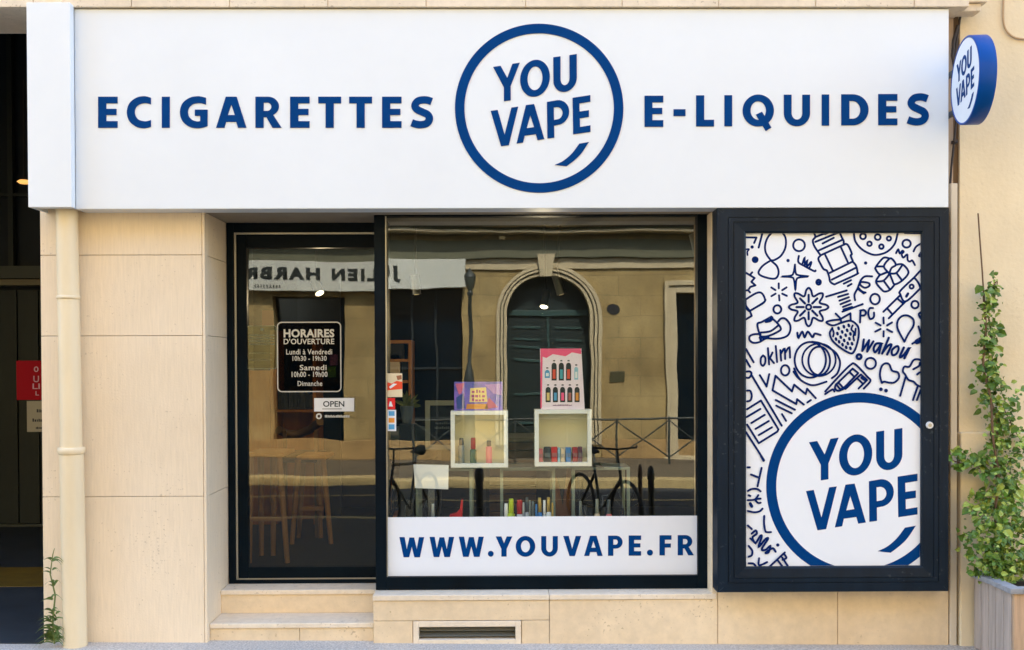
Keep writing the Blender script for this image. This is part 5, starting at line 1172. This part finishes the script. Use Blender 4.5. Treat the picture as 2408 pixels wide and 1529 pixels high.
# crossed barriers along the far kerb
YK = -13.2; zr = RZ(987, YK); zf = .0; spc = abs(RX(1451, YK)-RX(1571, YK)); xk = RX(1451, YK); sg_ = 1 if RX(1571, YK) > xk else -1
br = None
def barrier(i, label):
    a, c = xk+sg_*spc*i, xk+sg_*spc*(i+1)
    t = thing('street_barrier', (a, YK, 0), label, 'barrier', 'crossed iron barriers along the far kerb'); zl_ = zr-(zr)*.86
    MB().tube([(a, YK, 0), (a, YK, zr)], .022, 8).build('post', IRON, t)
    MB().tube([(a, YK, zr), (c, YK, zr)], .018, 8).build('top_rail', IRON, t)
    MB().tube([(a, YK, zr-.03), (c, YK, zl_)], .013, 8).build('brace', IRON, t); MB().tube([(c, YK+.001, zr-.03), (a, YK+.001, zl_)], .013, 8).build('brace', IRON, t)
    MB().lathe([(.01, -.03), (.035, 0), (.01, .03)], (a, YK, zr), 10).build('finial', IRON, t)
for i, lb in ((-4, 'crossed iron barrier panel mirrored left of the first white cube'), (-3, 'crossed iron barrier panel mirrored inside the first white cube'), (-2, 'crossed iron barrier panel mirrored between the two cubes'), (-1, 'crossed iron barrier panel mirrored in and beside the second white cube'),
              (0, 'crossed iron barrier panel fully mirrored right of the second white cube'), (1, 'rightmost crossed iron barrier panel mirrored under the window across the street')): barrier(i, lb)

# bollards
YBd = -3.75
def bollard(x, ytop, Y, r, label, m_=IRON):
    p_ = RF(x, ytop, Y); t = thing('bollard', (p_.x, Y, 0), label, 'bollard')
    MB().lathe([(r*1.35, -.02), (r*1.3, .06), (r, .09), (r, p_.z-.14)], (p_.x, Y, 0), 18).build('post', m_, t)
    MB().lathe([(r*1.15, p_.z-.139), (r*1.18, p_.z-.09), (r*.95, p_.z-.03), (r*.3, p_.z)], (p_.x, Y, 0), 18).build('cap', m_, t)
bollard(1531, 1095, YBd, .030, 'dark glossy bollard mirrored at the right of the shop window', mat('black_gloss_iron', (.012, .016, .02, 1), .15))
bollard(1506, 1092, -4.3, .022, 'slim brown bollard mirrored left of the dark glossy bollard', mat('brown_post', (.08, .04, .02, 1), .5))
bollard(1128, 1098, YBd, .038, 'dark stout bollard mirrored below the first white cube', BLACK)

# bicycles
def bicycle(o, yaw, label, m_):
    t = thing('bicycle', o, label, 'bicycle', 'bicycles parked on the shop side pavement'); t.rotation_euler = (0, 0, yaw); t.scale = (.88,)*3; r = .33
    bpy.context.view_layer.update()
    def pt(x, z, y=0): return Vector((x, y, z))
    def add(mb, n_, mm, par=t):
        o_ = mb.build(n_, mm); o_.parent = par; return o_
    for cx in (-.52, .52):
        mb = MB(); mb.tube([pt(cx+r*math.cos(a*math.pi/18), r+r*math.sin(a*math.pi/18)) for a in range(36)], .02, 8, True); wh = add(mb, 'wheel', RUBBER)
        mb = MB()
        for a in range(14): mb.tube([pt(cx, r), pt(cx+(r-.02)*math.cos(a*math.pi/7), r+(r-.02)*math.sin(a*math.pi/7))], .0025, 4)
        add(mb, 'spokes', STEEL, wh)
    mb = MB(); bb = pt(-.05, .28); st_ = pt(-.20, .80); hd = pt(.36, .82); hd2 = pt(.40, .68)
    for a, c in ((bb, st_), (st_, hd), (bb, hd2), (pt(-.52, r), bb), (pt(-.52, r), pt(-.17, .70)), (hd, hd2), (hd2, pt(.52, r))): mb.tube([a, c], .017, 8)
    add(mb, 'frame', m_)
    mb = MB(); mb.tube([st_, pt(-.22, .93)], .014, 8); add(mb, 'seat_post', STEEL)
    mb = MB(); mb.tube([pt(-.36, .955), pt(-.26, .96), pt(-.1, .945)], [.07, .05, .018], 10); add(mb, 'saddle', BLACK)
    mb = MB(); mb.tube([hd, pt(.34, 1.0), pt(.34, 1.02, -.25), pt(.26, 1.03, -.30)], .013, 8); mb.tube([pt(.34, 1.0), pt(.34, 1.02, .25), pt(.26, 1.03, .30)], .013, 8); add(mb, 'handlebar', BLACK)
    mb = MB(); mb.lathe([(.09, -.01), (.095, 0), (.09, .01)], bb, 20, Matrix.Rotation(math.pi/2, 3, 'X')); mb.tube([bb+pt(0, 0, .03), bb+pt(.05, -.17, .05), bb+pt(.05, -.17, .12)], .01, 6); mb.tube([bb-pt(0, 0, .03), bb+pt(-.05, .17, -.05), bb+pt(-.05, .17, -.12)], .01, 6); add(mb, 'crankset', STEEL)
    return t
A = RF(1418, 1150, -3.95); bicycle((A.x, -3.95, 0), R_(66), 'dark bicycle mirrored at the right of the second white cube', mat('dark_teal_frame', (.012, .02, .022, 1), .3))
A = RF(962, 1150, -4.4); bicycle((A.x, -4.2, 0), R_(112), 'black bicycle mirrored at the left edge of the shop window', mat('black_frame', (.008, .008, .01, 1), .3))
